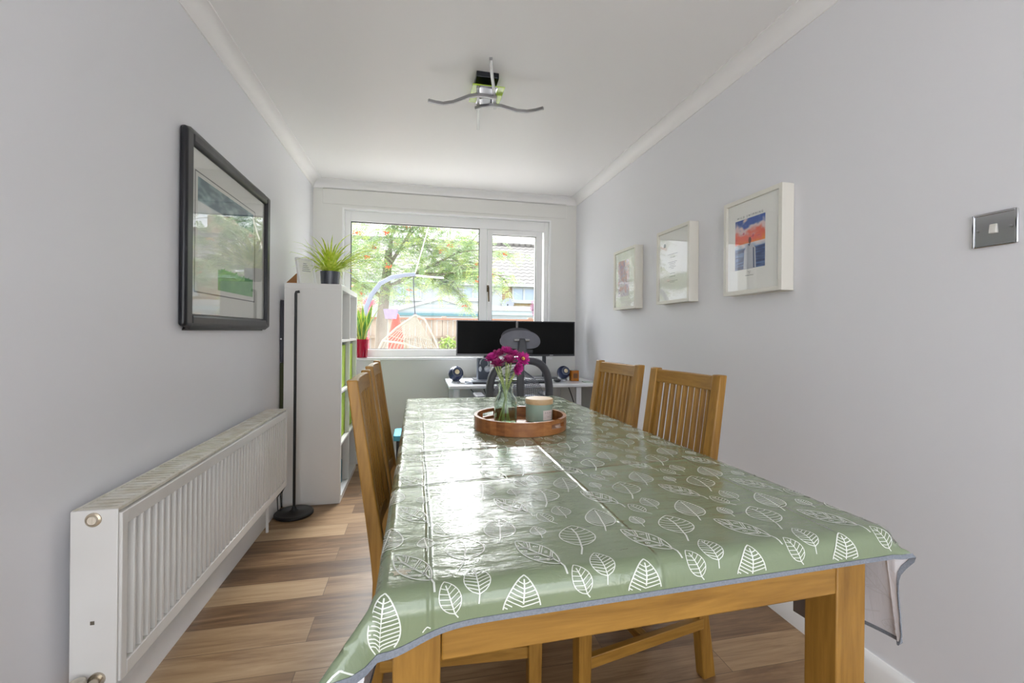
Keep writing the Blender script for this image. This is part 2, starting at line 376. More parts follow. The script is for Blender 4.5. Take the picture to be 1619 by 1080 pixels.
# printed leaves as thin stroke ribbons following the cloth
LA = Vector((.2130, .0088)); LB = Vector((-.0025, .2120)); L0 = Vector((.42, .754))
def leaf(kind):
    """strokes [(pts, width)] in a leaf frame: tail at (0,0), tip along +y"""
    S = []
    def outline(L, W, pw, n=18, skew=0):
        l = []; r = []
        for i in range(n+1):
            t_ = i/n; w_ = W*math.sin(PI*t_**pw)**.8; l.append((-w_+skew*math.sin(PI*t_), t_*L)); r.append((w_+skew*math.sin(PI*t_), t_*L))
        return l, r
    def inside(L, W, pw, t_): return W*math.sin(PI*min(max(t_,0),1)**pw)**.8
    if kind == 'dense':
        L, W, pw = .086, .0305, .72; l, r = outline(L, W, pw); S += [(l, .0011), (r, .0011), ([(-.004,-.022),(0,0),(.001,L*.5),(0,L*.92)], .0013)]
        for i in range(11):
            t0 = .08+.075*i
            for sg in (-1,1):
                t1 = min(.97, t0+.16-.01*i); S.append(([(0,t0*L),(sg*inside(L,W,pw,(t0+t1)/2)*.55,(t0*.45+t1*.55)*L),(sg*inside(L,W,pw,t1),t1*L)], .0009))
    elif kind == 'round':
        L, W, pw = .082, .034, .85; l, r = outline(L, W, pw); S += [(l, .0011), (r, .0011), ([(-.010,-.032),(-.003,-.01),(0,.02),(.001,L*.55),(-.004,L*.85)], .0015)]
        for i in range(6):
            t0 = .12+.13*i
            for sg in (-1,1):
                t1 = min(.98, t0+.13); S.append(([(0,t0*L),(sg*inside(L,W,pw,t1)*.6,(t0+.05)*L),(sg*inside(L,W,pw,t1),t1*L)], .0008))
    elif kind == 'big':
        L, W, pw = .106, .024, .95; l, r = outline(L, W, pw, 22); S += [(l, .0012), (r, .0012), ([(-.006,-.022),(.002,-.008),(.004,.02),(.0,L*.4),(-.004,L*.7),(0,L*.93)], .0016)]
        for i, t0 in enumerate((.16,.40,.64)):
            for sg in (-1,1):
                for e in (0,.045):
                    t1 = min(.96, t0+.16+e); S.append(([(0,(t0+e)*L),(sg*inside(L,W,pw,t1)*.98,t1*L)], .0009))
        for t0 in (.3,.33,.54,.57,.78,.12):
            for sg in (-1,1):
                cx, cy = sg*inside(L,W,pw,t0)*.55*(1+.2*math.sin(t0*40)), t0*L+.008; rr = .0022
                S.append(([(cx+rr*math.cos(k*PI/3), cy+rr*math.sin(k*PI/3)) for k in range(7)], .0007))
    elif kind in ('mini', 'mid'):
        L, W, pw = (.038, .0155, .8) if kind == 'mini' else (.052, .021, .8); l, r = outline(L, W, pw, 12); S += [(l, .0008), (r, .0008), ([(-.003,-.013),(0,0),(0,L*.9)], .001)]
        for i in range(7):
            t0 = .1+.11*i
            for sg in (-1,1): t1 = min(.97,t0+.13); S.append(([(0,t0*L),(sg*inside(L,W,pw,t1),t1*L)], .0007))
    else:
        L, W, pw = .050, .0165, .85; l, r = outline(L, W, pw, 12); S += [(l, .0008), (r, .0008), ([(.006,-.014),(0,0),(0,L*.85)], .001)]
        for i in range(5):
            t0 = .14+.14*i
            for sg in (-1,1): t1 = min(.97,t0+.12); S.append(([(0,t0*L),(sg*inside(L,W,pw,t1),t1*L)], .0006))
    return S
# (kind, tail position offset from motif origin, heading of the tip in degrees)
MOT = [('big', (.028,-.040), 122), ('round', (.088,.012), 84), ('dense', (-.052,.070), 82), ('mini', (.026,.066), 97), ('mid', (.100,.142), 95), ('sparse', (.062,.118), 108)]
strokes = {k: leaf(k) for k in ('dense','round','big','mini','mid','sparse')}
def on_cloth(p, q):
    a = max(0, xl(q)-p, p-xr(q)); bb = max(0, yf(p)-q); bk = max(0, q-yb(p))
    oyf = OYF*(1 + .45*math.exp(-(max(0,p-xl(q))/.97/.07)**2))
    if a > OX-.010 or bb > oyf-.010 or bk > OYB-.012: return False
    B_ = oyf if bb > 0 else OYB; o = max(bb, bk)
    if a > OX-RC and o > B_-RC: return math.hypot(a-(OX-RC), o-(B_-RC)) < RC-.012
    return True
def ribbon(pts, wd, lift, m):
    # refine
    P = []
    for i in range(len(pts)-1):
        a, c = Vector(pts[i]), Vector(pts[i+1]); n = max(1, int((c-a).length/.007))
        for k in range(n): P.append(a.lerp(c, k/n))
    P.append(Vector(pts[-1])); vs = []; ok = []
    for i, p in enumerate(P):
        t_ = (P[min(i+1,len(P)-1)] - P[max(i-1,0)]); t_ = t_.normalized() if t_.length > 1e-9 else Vector((1,0)); n_ = Vector((-t_.y, t_.x))
        ok.append(on_cloth(p.x, p.y))
        for sg in (1,-1): q = p + n_*wd*sg; vs.append(drape(q.x, q.y, lift))
    fs = [(2*i, 2*i+1, 2*i+3, 2*i+2) for i in range(len(P)-1) if ok[i] and ok[i+1]]
    if fs: cl.add(vs, fs, m)
for i in range(-8, 9):
    for j in range(-4, 12):
        for kind, off, hd in MOT:
            o_ = L0 + LA*i + LB*j + Vector(off)
            if not (-.32 < o_.x < 1.25 and .5 < o_.y < 2.8): continue
            a_ = math.radians(hd-90); ca, sa = math.cos(a_), math.sin(a_)
            for pts, wd in strokes[kind]:
                P = [(o_.x + x*ca - y*sa, o_.y + x*sa + y*ca) for x, y in pts]
                if kind == 'big': P = [(o_.x + x*1.0*ca - y*sa, o_.y + x*sa + y*ca) for x, y in pts]
                ribbon(P, wd, .0009, 1)
                c0 = P[len(P)//2]
                if (c0[0] < xl(0)-.02 or c0[0] > xr(.7)+.01) and c0[1] < 1.2: ribbon(P, wd, -.0005, 2)
M_cloth = mat('oilcloth', (124,138,108), .16, spec=.6, Coat_Weight=.6, Coat_Roughness=.13); t = NT(M_cloth)
v = t.coords((1,1,1)); sp = t.node('ShaderNodeSeparateXYZ'); t.link(v, sp.inputs[0]); X, Y = sp.outputs[0], sp.outputs[1]
def ridge(coord, pos, w_, amp):
    d = t.math('DIVIDE', t.math('SUBTRACT', coord, pos), w_); return t.math('MULTIPLY', t.math('POWER', 2.718, t.math('MULTIPLY', t.math('MULTIPLY', d, d), -1)), amp)
nz = t.noise(v, 3, 2); wob = t.math('MULTIPLY', t.math('SUBTRACT', nz, .5), .05)
n_big = t.noise(t.coords((1.2,5,1)), 2.2, 2, .5); n_mid = t.noise(t.coords((7,38,1)), 1.0, 4, .55, .8); n_fin = t.noise(t.coords((26,60,10)), 1.6, 3, .6, 1.5)
h = t.math('ADD', t.math('MULTIPLY', n_big, 1.8), t.math('ADD', t.math('MULTIPLY', n_mid, .85), t.math('MULTIPLY', n_fin, .30)))
xs = t.math('ADD', X, t.math('MULTIPLY', wob, .25))
for x0, a in ((.022,1.3),(.408,1.1),(.80,.5)): h = t.math('ADD', h, ridge(xs, x0, .0045, a))
ys = t.math('ADD', t.math('SUBTRACT', Y, t.math('MULTIPLY', X, .11)), t.math('MULTIPLY', wob, .5))
for y0, a in ((1.125,.7),(1.413,.7),(1.70,-.3),(1.93,.4),(2.2,.4),(.80,-.3)): h = t.math('ADD', h, ridge(ys, y0, .006, a))
_bn = t.bump(h, .75, .0026); t.link(_bn.outputs[0], t.b.inputs['Coat Normal'])
ge = t.node('ShaderNodeNewGeometry'); mx = t.node('ShaderNodeMix', data_type='RGBA'); t.link(ge.outputs['Backfacing'], mx.inputs[0])
mx.inputs[6].default_value = srgb(124,138,108); mx.inputs[7].default_value = srgb(226,225,230); t.link(mx.outputs[2], t.b.inputs['Base Color'])
t.link(t.math('ADD', .13, t.math('MULTIPLY', ge.outputs['Backfacing'], .5)), t.b.inputs['Roughness'])
M_print = mat('leaf_print', (226,230,222), .2); M_ghost = mat('leaf_ghost', (215,213,216), .6)
for mm in (M_print,):
    t2 = NT(mm); t2.bump(t2.noise(t2.coords((7,38,1)), 1.0, 4, .55, .8), .5, .001)
cloth = cl.build('tablecloth', [M_cloth, M_print, M_ghost], merge=False, ang=70)
tag(cloth, 'glossy sage green tablecloth printed with white leaves on the dining table', 'tablecloth')
# hem tape
hem = [(u, -1) for u in us] + [(2, v) for v in vs_[1:]] + [(u, 2) for u in us[::-1][1:]] + [(-1, v) for v in vs_[::-1][1:-1]]
us2 = []
hb = MB(); hv = []; hf = []
def inset(u, v, e):
    uu = min(max(u, -1+e/OX), 2-e/OX); vv2 = min(max(v, -1+e/OYF), 2-e/OYB); return uu, vv2
for (u, v) in hem:
    a_ = drape(*flat(u, v)); i_ = drape(*flat(*inset(u, v, .0062)))
    d = (a_-i_); d = d.normalized() if d.length > 1e-6 else Vector((0,0,-1))
    mid = (a_+i_)/2
    hv.append((a_ + d*.002, i_))
n = len(hv)
cen = Vector((.43, 1.6, .65)); vs2 = []
for k, (a_, i_) in enumerate(hv):
    tg = hv[(k+1)%n][0] - hv[k-1][0]; nn = tg.cross(a_-i_)
    nn = nn.normalized()*.0016 if nn.length > 1e-9 else Vector((0,0,.0016))
    vs2 += [a_+nn, i_+nn, i_-nn, a_-nn]
for k in range(n):
    for c_ in range(4):
        a0, a1 = 4*k+c_, 4*k+(c_+1)%4; b0, b1 = 4*((k+1)%n)+c_, 4*((k+1)%n)+(c_+1)%4; hf.append((a0,a1,b1,b0))
hb.add(vs2, hf); hm = hb.build('hem_binding', noisy('grey_binding', (112,118,128), (132,138,148), (300,300,300), .6), cloth); hm['label'] = 'blue-grey stitched hem binding'
# stain of worn print
b = MB(); st = []
for k in range(14):
    a_ = 2*PI*k/14; r_ = .011*(1+.35*math.sin(k*2.3)); st.append(drape(-.022+r_*1.3*math.cos(a_), .728+r_*.8*math.sin(a_), .0008))
b.add(st, [tuple(range(14))]); b.build('worn_patch', noisy('worn_print', (158,138,96), (206,204,186), (300,300,300), .4), cloth, merge=False)
b = MB(); b.hexa([(.962,.925,.425),(.966,.925,.425),(.966,.975,.42),(.962,.975,.42),(.966,.92,.62),(.970,.92,.62),(.970,.98,.62),(.966,.98,.62)])
tag(b.build('fabric_strap', mat('taupe_fabric', (128,120,116), .8), bevel=.001), 'taupe fabric strap hanging behind the right front leg of the dining table', 'strap')
# ---------------------------------------------------------------- chairs
def make_chair(label):
    t_ = thing('dining_chair', label, 'chair', (0,0,0), 0, 'slat-back chairs around the dining table')
    HW = .18; PW = .038
    prof_o = [(-.272,0),(-.242,.2),(-.236,.43),(-.243,.50),(-.258,.615),(-.27,.70),(-.288,.834),(-.311,1.0)]
    prof_i = [(-.222,0),(-.200,.2),(-.194,.43),(-.202,.50),(-.220,.615),(-.235,.70),(-.256,.834),(-.281,1.0)]
    for s in (-1, 1):
        ya, yb_ = (s*HW, s*(HW-PW)) if s < 0 else (s*(HW-PW), s*HW)
        vs = []; n_ = len(prof_o)
        for (xo, z), (xi, _) in zip(prof_o, prof_i): vs += [(xo,ya,z),(xi,ya,z),(xi,yb_,z),(xo,yb_,z)]
        fs = [(3,2,1,0), tuple(4*(n_-1)+k for k in range(4))]
        for k in range(n_-1):
            for c_ in range(4): fs.append((4*k+c_, 4*k+(c_+1)%4, 4*k+4+(c_+1)%4, 4*k+4+c_))
        MB().add(vs, fs).build('rear_post', M_oak, t_, bevel=.004, local=True, ang=30)
        f0, f1 = (s*.2, s*.2+.044) if s < 0 else (s*.2-.044, s*.2)
        MB().hexa([(.218,f0+.003,0),(.256,f0+.003,0),(.256,f1-.003,0),(.218,f1-.003,0),(.214,f0,.43),(.26,f0,.43),(.26,f1,.43),(.214,f1,.43)]).build('leg', M_oak, t_, bevel=.003, local=True)
        y0 = s*.172
        MB().hexa([(-.215,y0-.011,.172),(.22,y0-.011,.152),(.22,y0+.011,.152),(-.215,y0+.011,.172),(-.215,y0-.011,.206),(.22,y0-.011,.187),(.22,y0+.011,.187),(-.215,y0+.011,.206)]).build('stretcher', M_oakx, t_, bevel=.002, local=True)
        MB().box(-.205, .22, y0-.011, y0+.011, .375, .43).build('seat_rail', M_oakx, t_, bevel=.002, local=True)
    MB().box(-.012, .014, -.161, .161, .160, .19).build('stretcher', M_oaky, t_, bevel=.002, local=True)
    MB().box(.226, .248, -.156, .156, .375, .43).build('seat_rail', M_oaky, t_, bevel=.002, local=True)
    b = MB(); b.prism([(-.19,-.165),(.257,-.2),(.257,.2),(-.19,.165)], 'z', .43, .462)
    b.build('seat', M_oakx, t_, bevel=.008, local=True)
    def xc(z):
        for k in range(len(prof_o)-1):
            (x0, z0), (x1, z1) = prof_o[k], prof_o[k+1]
            if z <= z1: w_ = (z-z0)/(z1-z0); a = x0+w_*(x1-x0); c_ = prof_i[k][0]+w_*(prof_i[k+1][0]-prof_i[k][0]); return (a+c_)/2
        return -.296
    def rail(z0, z1, name):
        n_ = 10; vs = []; fs = []
        for k in range(n_+1):
            y = -(HW-PW) + 2*(HW-PW)*k/n_; bow = -.010*(1-(2*k/n_-1)**2)
            for (dx, z) in ((-.011,z0),(.011,z0),(.011,z1),(-.011,z1)): vs.append((xc(z)+dx+bow, y, z))
        for k in range(n_):
            for c_ in range(4): fs.append((4*k+c_, 4*k+4+c_, 4*k+4+(c_+1)%4, 4*k+(c_+1)%4))
        fs += [(0,1,2,3), (4*n_+3,4*n_+2,4*n_+1,4*n_)]
        return MB().add(vs, fs).build(name, M_oaky, t_, bevel=.003, local=True, ang=30)
    rail(.945, .994, 'top_rail'); rail(.515, .555, 'lower_rail')
    for i in range(9):
        y = -(HW-PW) + 2*(HW-PW)*(i+.5)/9; u_ = 2*(i+.5)/9-1; bow = -.010*(1-u_*u_); pts = []
        b = MB(); vs = []; fs = []; zs = [.548,.65,.75,.85,.95]
        for z in zs:
            for dx, dy in ((-.008,-.0062),(.008,-.0062),(.008,.0062),(-.008,.0062)): vs.append((xc(z)+dx+bow, y+dy, z))
        for k in range(len(zs)-1):
            for c_ in range(4): fs.append((4*k+c_, 4*k+(c_+1)%4, 4*k+4+(c_+1)%4, 4*k+4+c_))
        fs += [(3,2,1,0), tuple(4*(len(zs)-1)+k for k in range(4))]
        b.add(vs, fs).build('slat', M_oak, t_, bevel=.0015, local=True, ang=30)
    return t_
ch = make_chair('oak slat-back dining chair left of the table, nearer the camera')
ch.location = (.118, 1.482, 0)
dup(ch, (.112, 1.985, 0), 0, 'oak slat-back dining chair left of the table, the farther one')
dup(ch, (.684, 1.434, 0), PI-.0+math.radians(9), 'oak slat-back dining chair right of the table, nearer the camera')
dup(ch, (.636, 1.897, 0), PI+math.radians(8), 'oak slat-back dining chair right of the table, farther back towards the desk')
# ---------------------------------------------------------------- things on the table
tr = thing('serving_tray', 'round acacia wood tray with cut-out handles holding the vase and candle', 'tray', (.41, 1.752, ZT+.001))
M_acacia = mat('acacia', (150,92,48), .35); t = NT(M_acacia); bk = t.node('ShaderNodeTexBrick'); t.link(t.coords((1,1,1)), bk.inputs['Vector'])
bk.inputs['Scale'].default_value = 1; bk.inputs['Brick Width'].default_value = .11; bk.inputs['Row Height'].default_value = .02; bk.inputs['Mortar Size'].default_value = 0
bk.inputs['Color1'].default_value = (0,0,0,1); bk.inputs['Color2'].default_value = (1,1,1,1)
nn_ = t.noise(t.coords((30,30,90)), 1, 4); t.link(t.ramp(t.math('ADD', t.math('MULTIPLY', bk.outputs['Color'], .35), t.math('MULTIPLY', nn_, .6)), [(.2,(120,70,36)),(.5,(160,102,56)),(.85,(188,130,78))]), t.b.inputs['Base Color'])
TC = Vector((.41, 1.752, ZT+.001)); TR = .186; TH_ = .052
MB().lathe(TC, [(0,0),(TR-.004,0),(TR-.004,.010),(0,.010)], 64).build('tray_base', M_acacia, tr)
# rim with two hand holes, as a ring of segments
b = MB(); N = 96; holes = [math.radians(-50), math.radians(130)]; hw = math.radians(14)
def rimseg(a0, a1, z0, z1):
    q = []
    for z in (z0, z1):
        for r_, a_ in ((TR-.013,a0),(TR,a0),(TR,a1),(TR-.013,a1)): q.append((TC.x+r_*math.cos(a_), TC.y+r_*math.sin(a_), TC.z+z))
    b.hexa(q)
for i in range(N):
    a0 = 2*PI*i/N; a1 = 2*PI*(i+1)/N; am = (a0+a1)/2
    hole = any(abs((am-h_+PI) % (2*PI) - PI) < hw for h_ in holes)
    if hole: rimseg(a0, a1, 0, .020); rimseg(a0, a1, .038, TH_)
    else: rimseg(a0, a1, 0, .020); rimseg(a0, a1, .020, .038); rimseg(a0, a1, .038, TH_)
b.build('tray_rim', M_acacia, tr, ang=60)
VC = Vector((.352, 1.765, ZT+.0115))
va = thing('flower_vase', 'clear glass bottle-shaped vase half full of water holding pink chrysanthemums', 'vase', VC)
M_vglass = mat('vase_glass', (236,246,240), 0, Transmission_Weight=1.0, IOR=1.42); M_water = glassy('water', (.84,.92,.82,1), 0, 1.33)
MB().lathe(VC, [(0,.0),(.040,0),(.0455,.005),(.0462,.03),(.0462,.085),(.043,.103),(.032,.121),(.0285,.130),(.0285,.150),(.0335,.160),(.0335,.164),(.0295,.164),(.0262,.152),(.0262,.130),(.0295,.120),(.040,.102),(.0435,.084),(.0435,.008),(.038,.005),(0,.005)], 40).build('glass', M_vglass, va)
MB().lathe(VC, [(0,.006),(.0428,.008),(.0428,.062),(0,.062)], 32).build('water', M_water, va)
fl_names = ['leftmost pink chrysanthemum in the glass vase', 'dark magenta chrysanthemum left of centre in the vase', 'low left chrysanthemum tipped towards the window in the vase', 'topmost magenta chrysanthemum in the vase', 'bright pink chrysanthemum right of centre in the vase', 'rightmost chrysanthemum turned to show its yellow centre', 'low right drooping magenta chrysanthemum in the vase', 'crimson chrysanthemum at the back of the bunch in the vase']
M_pet = [noisy('petal_magenta', (176,24,120), (214,60,160), (90,90,90), .6), noisy('petal_dark', (140,16,84), (196,70,140), (90,90,90), .6)]
M_stem = noisy('flower_stem', (140,160,84), (196,208,140), (60,60,20), .5); M_leafg = noisy('dark_leaf', (60,78,40), (104,124,70), (40,40,40), .5); M_ylw = mat('yellow_centre', (226,206,96), .7)
heads = [(-.058,-.010,.262,0),(-.030,.012,.276,1),(-.040,-.024,.240,1),(.002,.004,.288,0),(.030,.014,.276,0),(.064,-.012,.262,0),(.040,-.018,.228,0),(.006,-.026,.254,1)]
for k, (hx, hy, hz, mi_) in enumerate(heads):
    hp = VC + Vector((hx, hy, hz)); base = VC + Vector((-hx*.35+random.uniform(-.008,.008), -hy*.4, .012)); neck = VC + Vector((hx*.22, hy*.2, .158))
    fl_ = thing('chrysanthemum', fl_names[k], 'flower', base, 0, 'pink chrysanthemums in the vase')
    pts = []
    for i in range(9):
        s_ = i/8
        pts.append(base.lerp(neck, s_/.55) if s_ < .55 else neck.lerp(hp, (s_-.55)/.45))
    MB().tube(pts, .0026, 6).build('stem', M_stem, fl_)
    up = Vector((hx*3.2, hy*3-.15, .62 if k not in (5,) else .12)).normalized()
    if k == 5: up = Vector((.25,-.85,.35)).normalized()
    if k == 6: up = Vector((.5,-.5,-.2)).normalized()
    R_ = up.to_track_quat('Z','Y').to_matrix(); b = MB()
    for ringi, (nr, ln, el) in enumerate(((17,.033,10),(16,.031,30),(14,.026,50),(10,.019,70))):
        for q in range(nr):
            a_ = 2*PI*(q+.5*(ringi%2))/nr + random.uniform(-.1,.1); e_ = math.radians(el+random.uniform(-7,7)); L_ = ln*random.uniform(.85,1.1)
            d_ = Vector((math.cos(a_)*math.cos(e_), math.sin(a_)*math.cos(e_), math.sin(e_))); sd = Vector((-math.sin(a_), math.cos(a_), 0))*.0040; n_ = d_.cross(sd).normalized()*.0018
            P_ = [Vector((0,0,0)), d_*L_*.55, d_*L_*.95+Vector((0,0,.004))]
            vs = [P_[0]+sd*.4, P_[0]-sd*.4, P_[1]+sd, P_[1]-n_, P_[1]-sd, P_[2]+sd*.7, P_[2]-n_*.5, P_[2]-sd*.7]
            b.add([hp + R_@x_ for x_ in vs], [(0,1,3),(0,3,2),(1,4,3),(2,3,6,5),(3,4,7,6)])
    b.build('petals', M_pet[mi_], fl_, ang=80)
    if k in (5,3): MB().ell(hp + R_@Vector((0,0,.012)), (.008,.008,.005), 10, 6, R=R_).build('flower_centre', M_ylw, fl_)
    if True:
        b = MB()
        for q in range(3):
            p0 = neck.lerp(hp, .12+.2*q); a_ = random.uniform(0, 6.28) if k != 4 else -.3; d_ = Vector((math.cos(a_), math.sin(a_)*.6, .15)); sd = Vector((0,0,1)).cross(d_).normalized()*.007
            b.add([p0, p0+d_*.018+sd, p0+d_*.042, p0+d_*.018-sd, p0+d_*.02+Vector((0,0,.003))], [(0,4,1),(1,4,2),(2,4,3),(3,4,0)])
        b.build('leaves', M_leafg, fl_)
CC = Vector((.503, 1.80, ZT+.0115))
ca = thing('candle_jar', 'sage green frosted jar candle with a pale wooden lid and white label', 'candle', CC)
MB().lathe(CC, [(0,0),(.050,0),(.055,.004),(.0562,.01),(.0562,.074),(.050,.074),(0,.074)], 48).build('jar', noisy('sage_glass', (146,168,152), (156,178,164), (20,20,20), .25), ca)
MB().lathe(CC, [(0,.0745),(.0575,.0745),(.0585,.077),(.0585,.093),(.0565,.096),(0,.097)], 48).build('lid', wood('pale_lid', (196,164,122), (220,192,150), 'x'), ca)
b = MB(); a0, a1 = math.radians(-88), math.radians(-38); n_ = 10
for (za, zb, mm) in ((.012,.052,0),):
    vs = []
    for i in range(n_+1):
        a_ = a0+(a1-a0)*i/n_; vs += [(CC.x+.0567*math.cos(a_), CC.y+.0567*math.sin(a_), CC.z+za), (CC.x+.0567*math.cos(a_), CC.y+.0567*math.sin(a_), CC.z+zb)]
    b.add(vs, [(2*i,2*i+2,2*i+3,2*i+1) for i in range(n_)])
b.build('label_sticker', mat('label_paper', (222,214,210), .6), ca, merge=False)
b = MB()
def on_jar(am, z0, z1, wa, r_=.0571):
    b.add([(CC.x+r_*math.cos(am-wa), CC.y+r_*math.sin(am-wa), CC.z+z0),(CC.x+r_*math.cos(am+wa), CC.y+r_*math.sin(am+wa), CC.z+z0),(CC.x+r_*math.cos(am+wa), CC.y+r_*math.sin(am+wa), CC.z+z1),(CC.x+r_*math.cos(am-wa), CC.y+r_*math.sin(am-wa), CC.z+z1)], [(0,1,2,3)])
for i in range(4):   # four capital strokes, too small in the photo to read as letters
    am = math.radians(-78+i*10); on_jar(am-.03, .038, .045, .008); on_jar(am+.03, .038, .045, .008); on_jar(am, .0425, .0445, .03)
for i, (w_, z_) in enumerate(((.2,.030),(.12,.025),(.28,.020))): on_jar(math.radians(-63), z_, z_+.0012, w_)
b.build('label_print', mat('print_grey', (150,132,130), .6), ca, merge=False)
# slim lighter lying in the tray
lg = thing('gas_lighter', 'slim white lighter with a dark tip lying in the tray in front of the candle', 'lighter', (.41, 1.71, ZT+.0115))
MB().hexa([(.372,1.698,ZT+.0115),(.445,1.706,ZT+.0115),(.445,1.722,ZT+.0115),(.372,1.716,ZT+.0115),(.372,1.700,ZT+.026),(.445,1.708,ZT+.022),(.445,1.720,ZT+.022),(.372,1.714,ZT+.026)]).build('body', M_paper, lg, bevel=.003)
MB().tube([(.445,1.714,ZT+.018),(.515,1.722,ZT+.018)], .0035, 8).build('nozzle', M_dark, lg)
# ---------------------------------------------------------------- radiator
M_rad = noisy('radiator_enamel', (224,223,221), (214,212,208), (3,3,3), .32); M_rdark = mat('grille_dark', (92,84,72), .7)
ra = thing('radiator', 'long white double-panel radiator under the framed picture', 'radiator', (-.79, 2.03, .245))
RY0, RY1, RZ0, RZ1 = 1.302, 2.765, .245, .685
b = MB(); b.box(-.750, -.746, RY0+.004, RY1-.004, RZ0, RZ1-.012)
ring2 = [(RY0+.003, RY0+.026, RZ0, RZ1-.012), (RY1-.026, RY1-.003, RZ0, RZ1-.012), (RY0+.026, RY1-.026, RZ0, RZ0+.036), (RY0+.026, RY1-.026, RZ1-.048, RZ1-.012)]
for y0, y1, z0, z1 in ring2: b.box(-.747, -.728, y0, y1, z0, z1)
n_ = 42; pit = (RY1-RY0-.052)/n_
for i in range(1, n_): 
    y = RY0+.026+pit*i; 
    b.hexa([(-.747,y-.0085,RZ0+.036),(-.7285,y-.005,RZ0+.036),(-.7285,y+.005,RZ0+.036),(-.747,y+.0085,RZ0+.036),(-.747,y-.0085,RZ1-.048),(-.7285,y-.005,RZ1-.048),(-.7285,y+.005,RZ1-.048),(-.747,y+.0085,RZ1-.048)])
b.build('front_panel', M_rad, ra, bevel=.002, seg=1)
MB().box(-.832, -.827, RY0+.004, RY1-.004, RZ0, RZ1-.02).build('rear_panel', M_rad, ra)
for y0 in (RY0-.004, RY1-.002): MB().box(-.836, -.734, y0, y0+.006, RZ0+.0, RZ1).build('side_panel', M_rad, ra, bevel=.002)
b = MB(); b.box(-.836, -.829, RY0, RY1, RZ1-.008, RZ1); b.box(-.748, -.736, RY0, RY1, RZ1-.008, RZ1); 
k = int((RY1-RY0)/.0245)
for i in range(k+1): y = RY0+.004+i*.0245; b.box(-.829, -.748, y, y+.0165, RZ1-.006, RZ1-.001)
b.build('top_grille', noisy('grille_enamel', (222,219,210), (196,188,168), (20,20,20), .4), ra)
MB().box(-.826, -.746, RY0+.006, RY1-.006, RZ1-.10, RZ1-.03).build('shaded_interior_box', M_rdark, ra)  # plain dark box, colours in the shade behind the grille slots
b = MB(); R_ = Matrix.Rotation(PI/2, 3, 'X'); b.lathe((-.786, RY0-.003, .662), [(0,0),(.0175,0),(.0175,.004),(.013,.006),(.013,.003),(0,.003)], 24, R=R_); b.build('vent_plug', mat('plug_metal', (196,182,160), .25, .6), ra)
b = MB(); b.lathe((-.786, RY0-.006, .662), [(0,0),(.011,0),(.010,.006),(0,.006)], 20, R=R_); b.box(-.788,-.784, RY0-.0135, RY0-.0118, .654,.670); b.build('vent_screw', mat('plug_cream', (214,204,188), .4), ra)
b = MB(); b.box(-.791, -.782, RY0-.0052, RY0-.0045, .400, .409); b.build('keyhole', M_rdark, ra)
b = MB(); b.lathe((-.775, RY0-.004, .262), [(0,0),(.018,0),(.018,.006),(.011,.007),(.011,.045),(0,.045)], 20, R=R_); b.build('valve_union', mat('valve_metal', (190,180,164), .25, .9), ra)
va2 = MB(); va2.lathe((-.803, RY0-.03, .205), [(0,0),(.017,0),(.019,.006),(.020,.055),(.017,.074),(.013,.076),(0,.072)], 20); va2.tube([(-.803,RY0-.03,.002),(-.803,RY0-.03,.21)], .0075, 10); va2.build('valve_cap', noisy('valve_plastic', (214,208,196), (184,176,162), (60,60,60), .5), ra)
b = MB(); b.tube([(-.815, RY1-.05, .25),(-.815,RY1-.05,.002)], .0075, 10); b.build('pipe', M_trim, ra)
for y in (1.6, 2.45): MB().box(-.866, -.832, y, y+.03, .35, .6).build('wall_bracket', M_rad, ra)
# ---------------------------------------------------------------- shelving unit
sh = thing('shelving_unit', 'tall white cube shelving unit with two columns of four cubbies', 'shelving unit', (-.665, 3.46, 0))
SX0, SX1, SY0, SY1, SZ = -.838, -.490, 3.085, 3.855, 1.441
MB().box(SX0, SX1, SY0, SY0+.036, 0, SZ-.036).build('side_panel', M_white, sh, bevel=.0015)
MB().box(SX0, SX1, SY1-.036, SY1, 0, SZ-.036).build('side_panel', M_white, sh, bevel=.0015)
MB().box(SX0, SX1, SY0, SY1, SZ-.036, SZ).build('top_panel', M_white, sh, bevel=.0015)
MB().box(SX0, SX1, SY0+.036, SY1-.036, 0, .036).build('bottom_panel', M_white, sh, bevel=.0015)
ZS = [.036, .378, .724, 1.066]
ym = (SY0+SY1)/2
for z in ZS[1:]: MB().box(SX0, SX1-.001, SY0+.036, SY1-.036, z-.008, z+.008).build('shelf', M_white, sh, bevel=.001)
tops = [.370, .716, 1.058, SZ-.036]
for z0, z1 in zip([.036,.386,.732,1.074], tops): MB().box(SX0, SX1-.001, ym-.008, ym+.008, z0, z1).build('divider', M_white, sh, bevel=.001)
M_lime = noisy('lime_felt', (168,196,60), (182,208,80), (40,40,40), .75)
cells = [(0,1,'near column, upper of the two bins'),(1,1,'window-side column, upper of the two bins'),(0,2,'near column, lower of the two bins'),(1,2,'window-side column, lower of the two bins')]
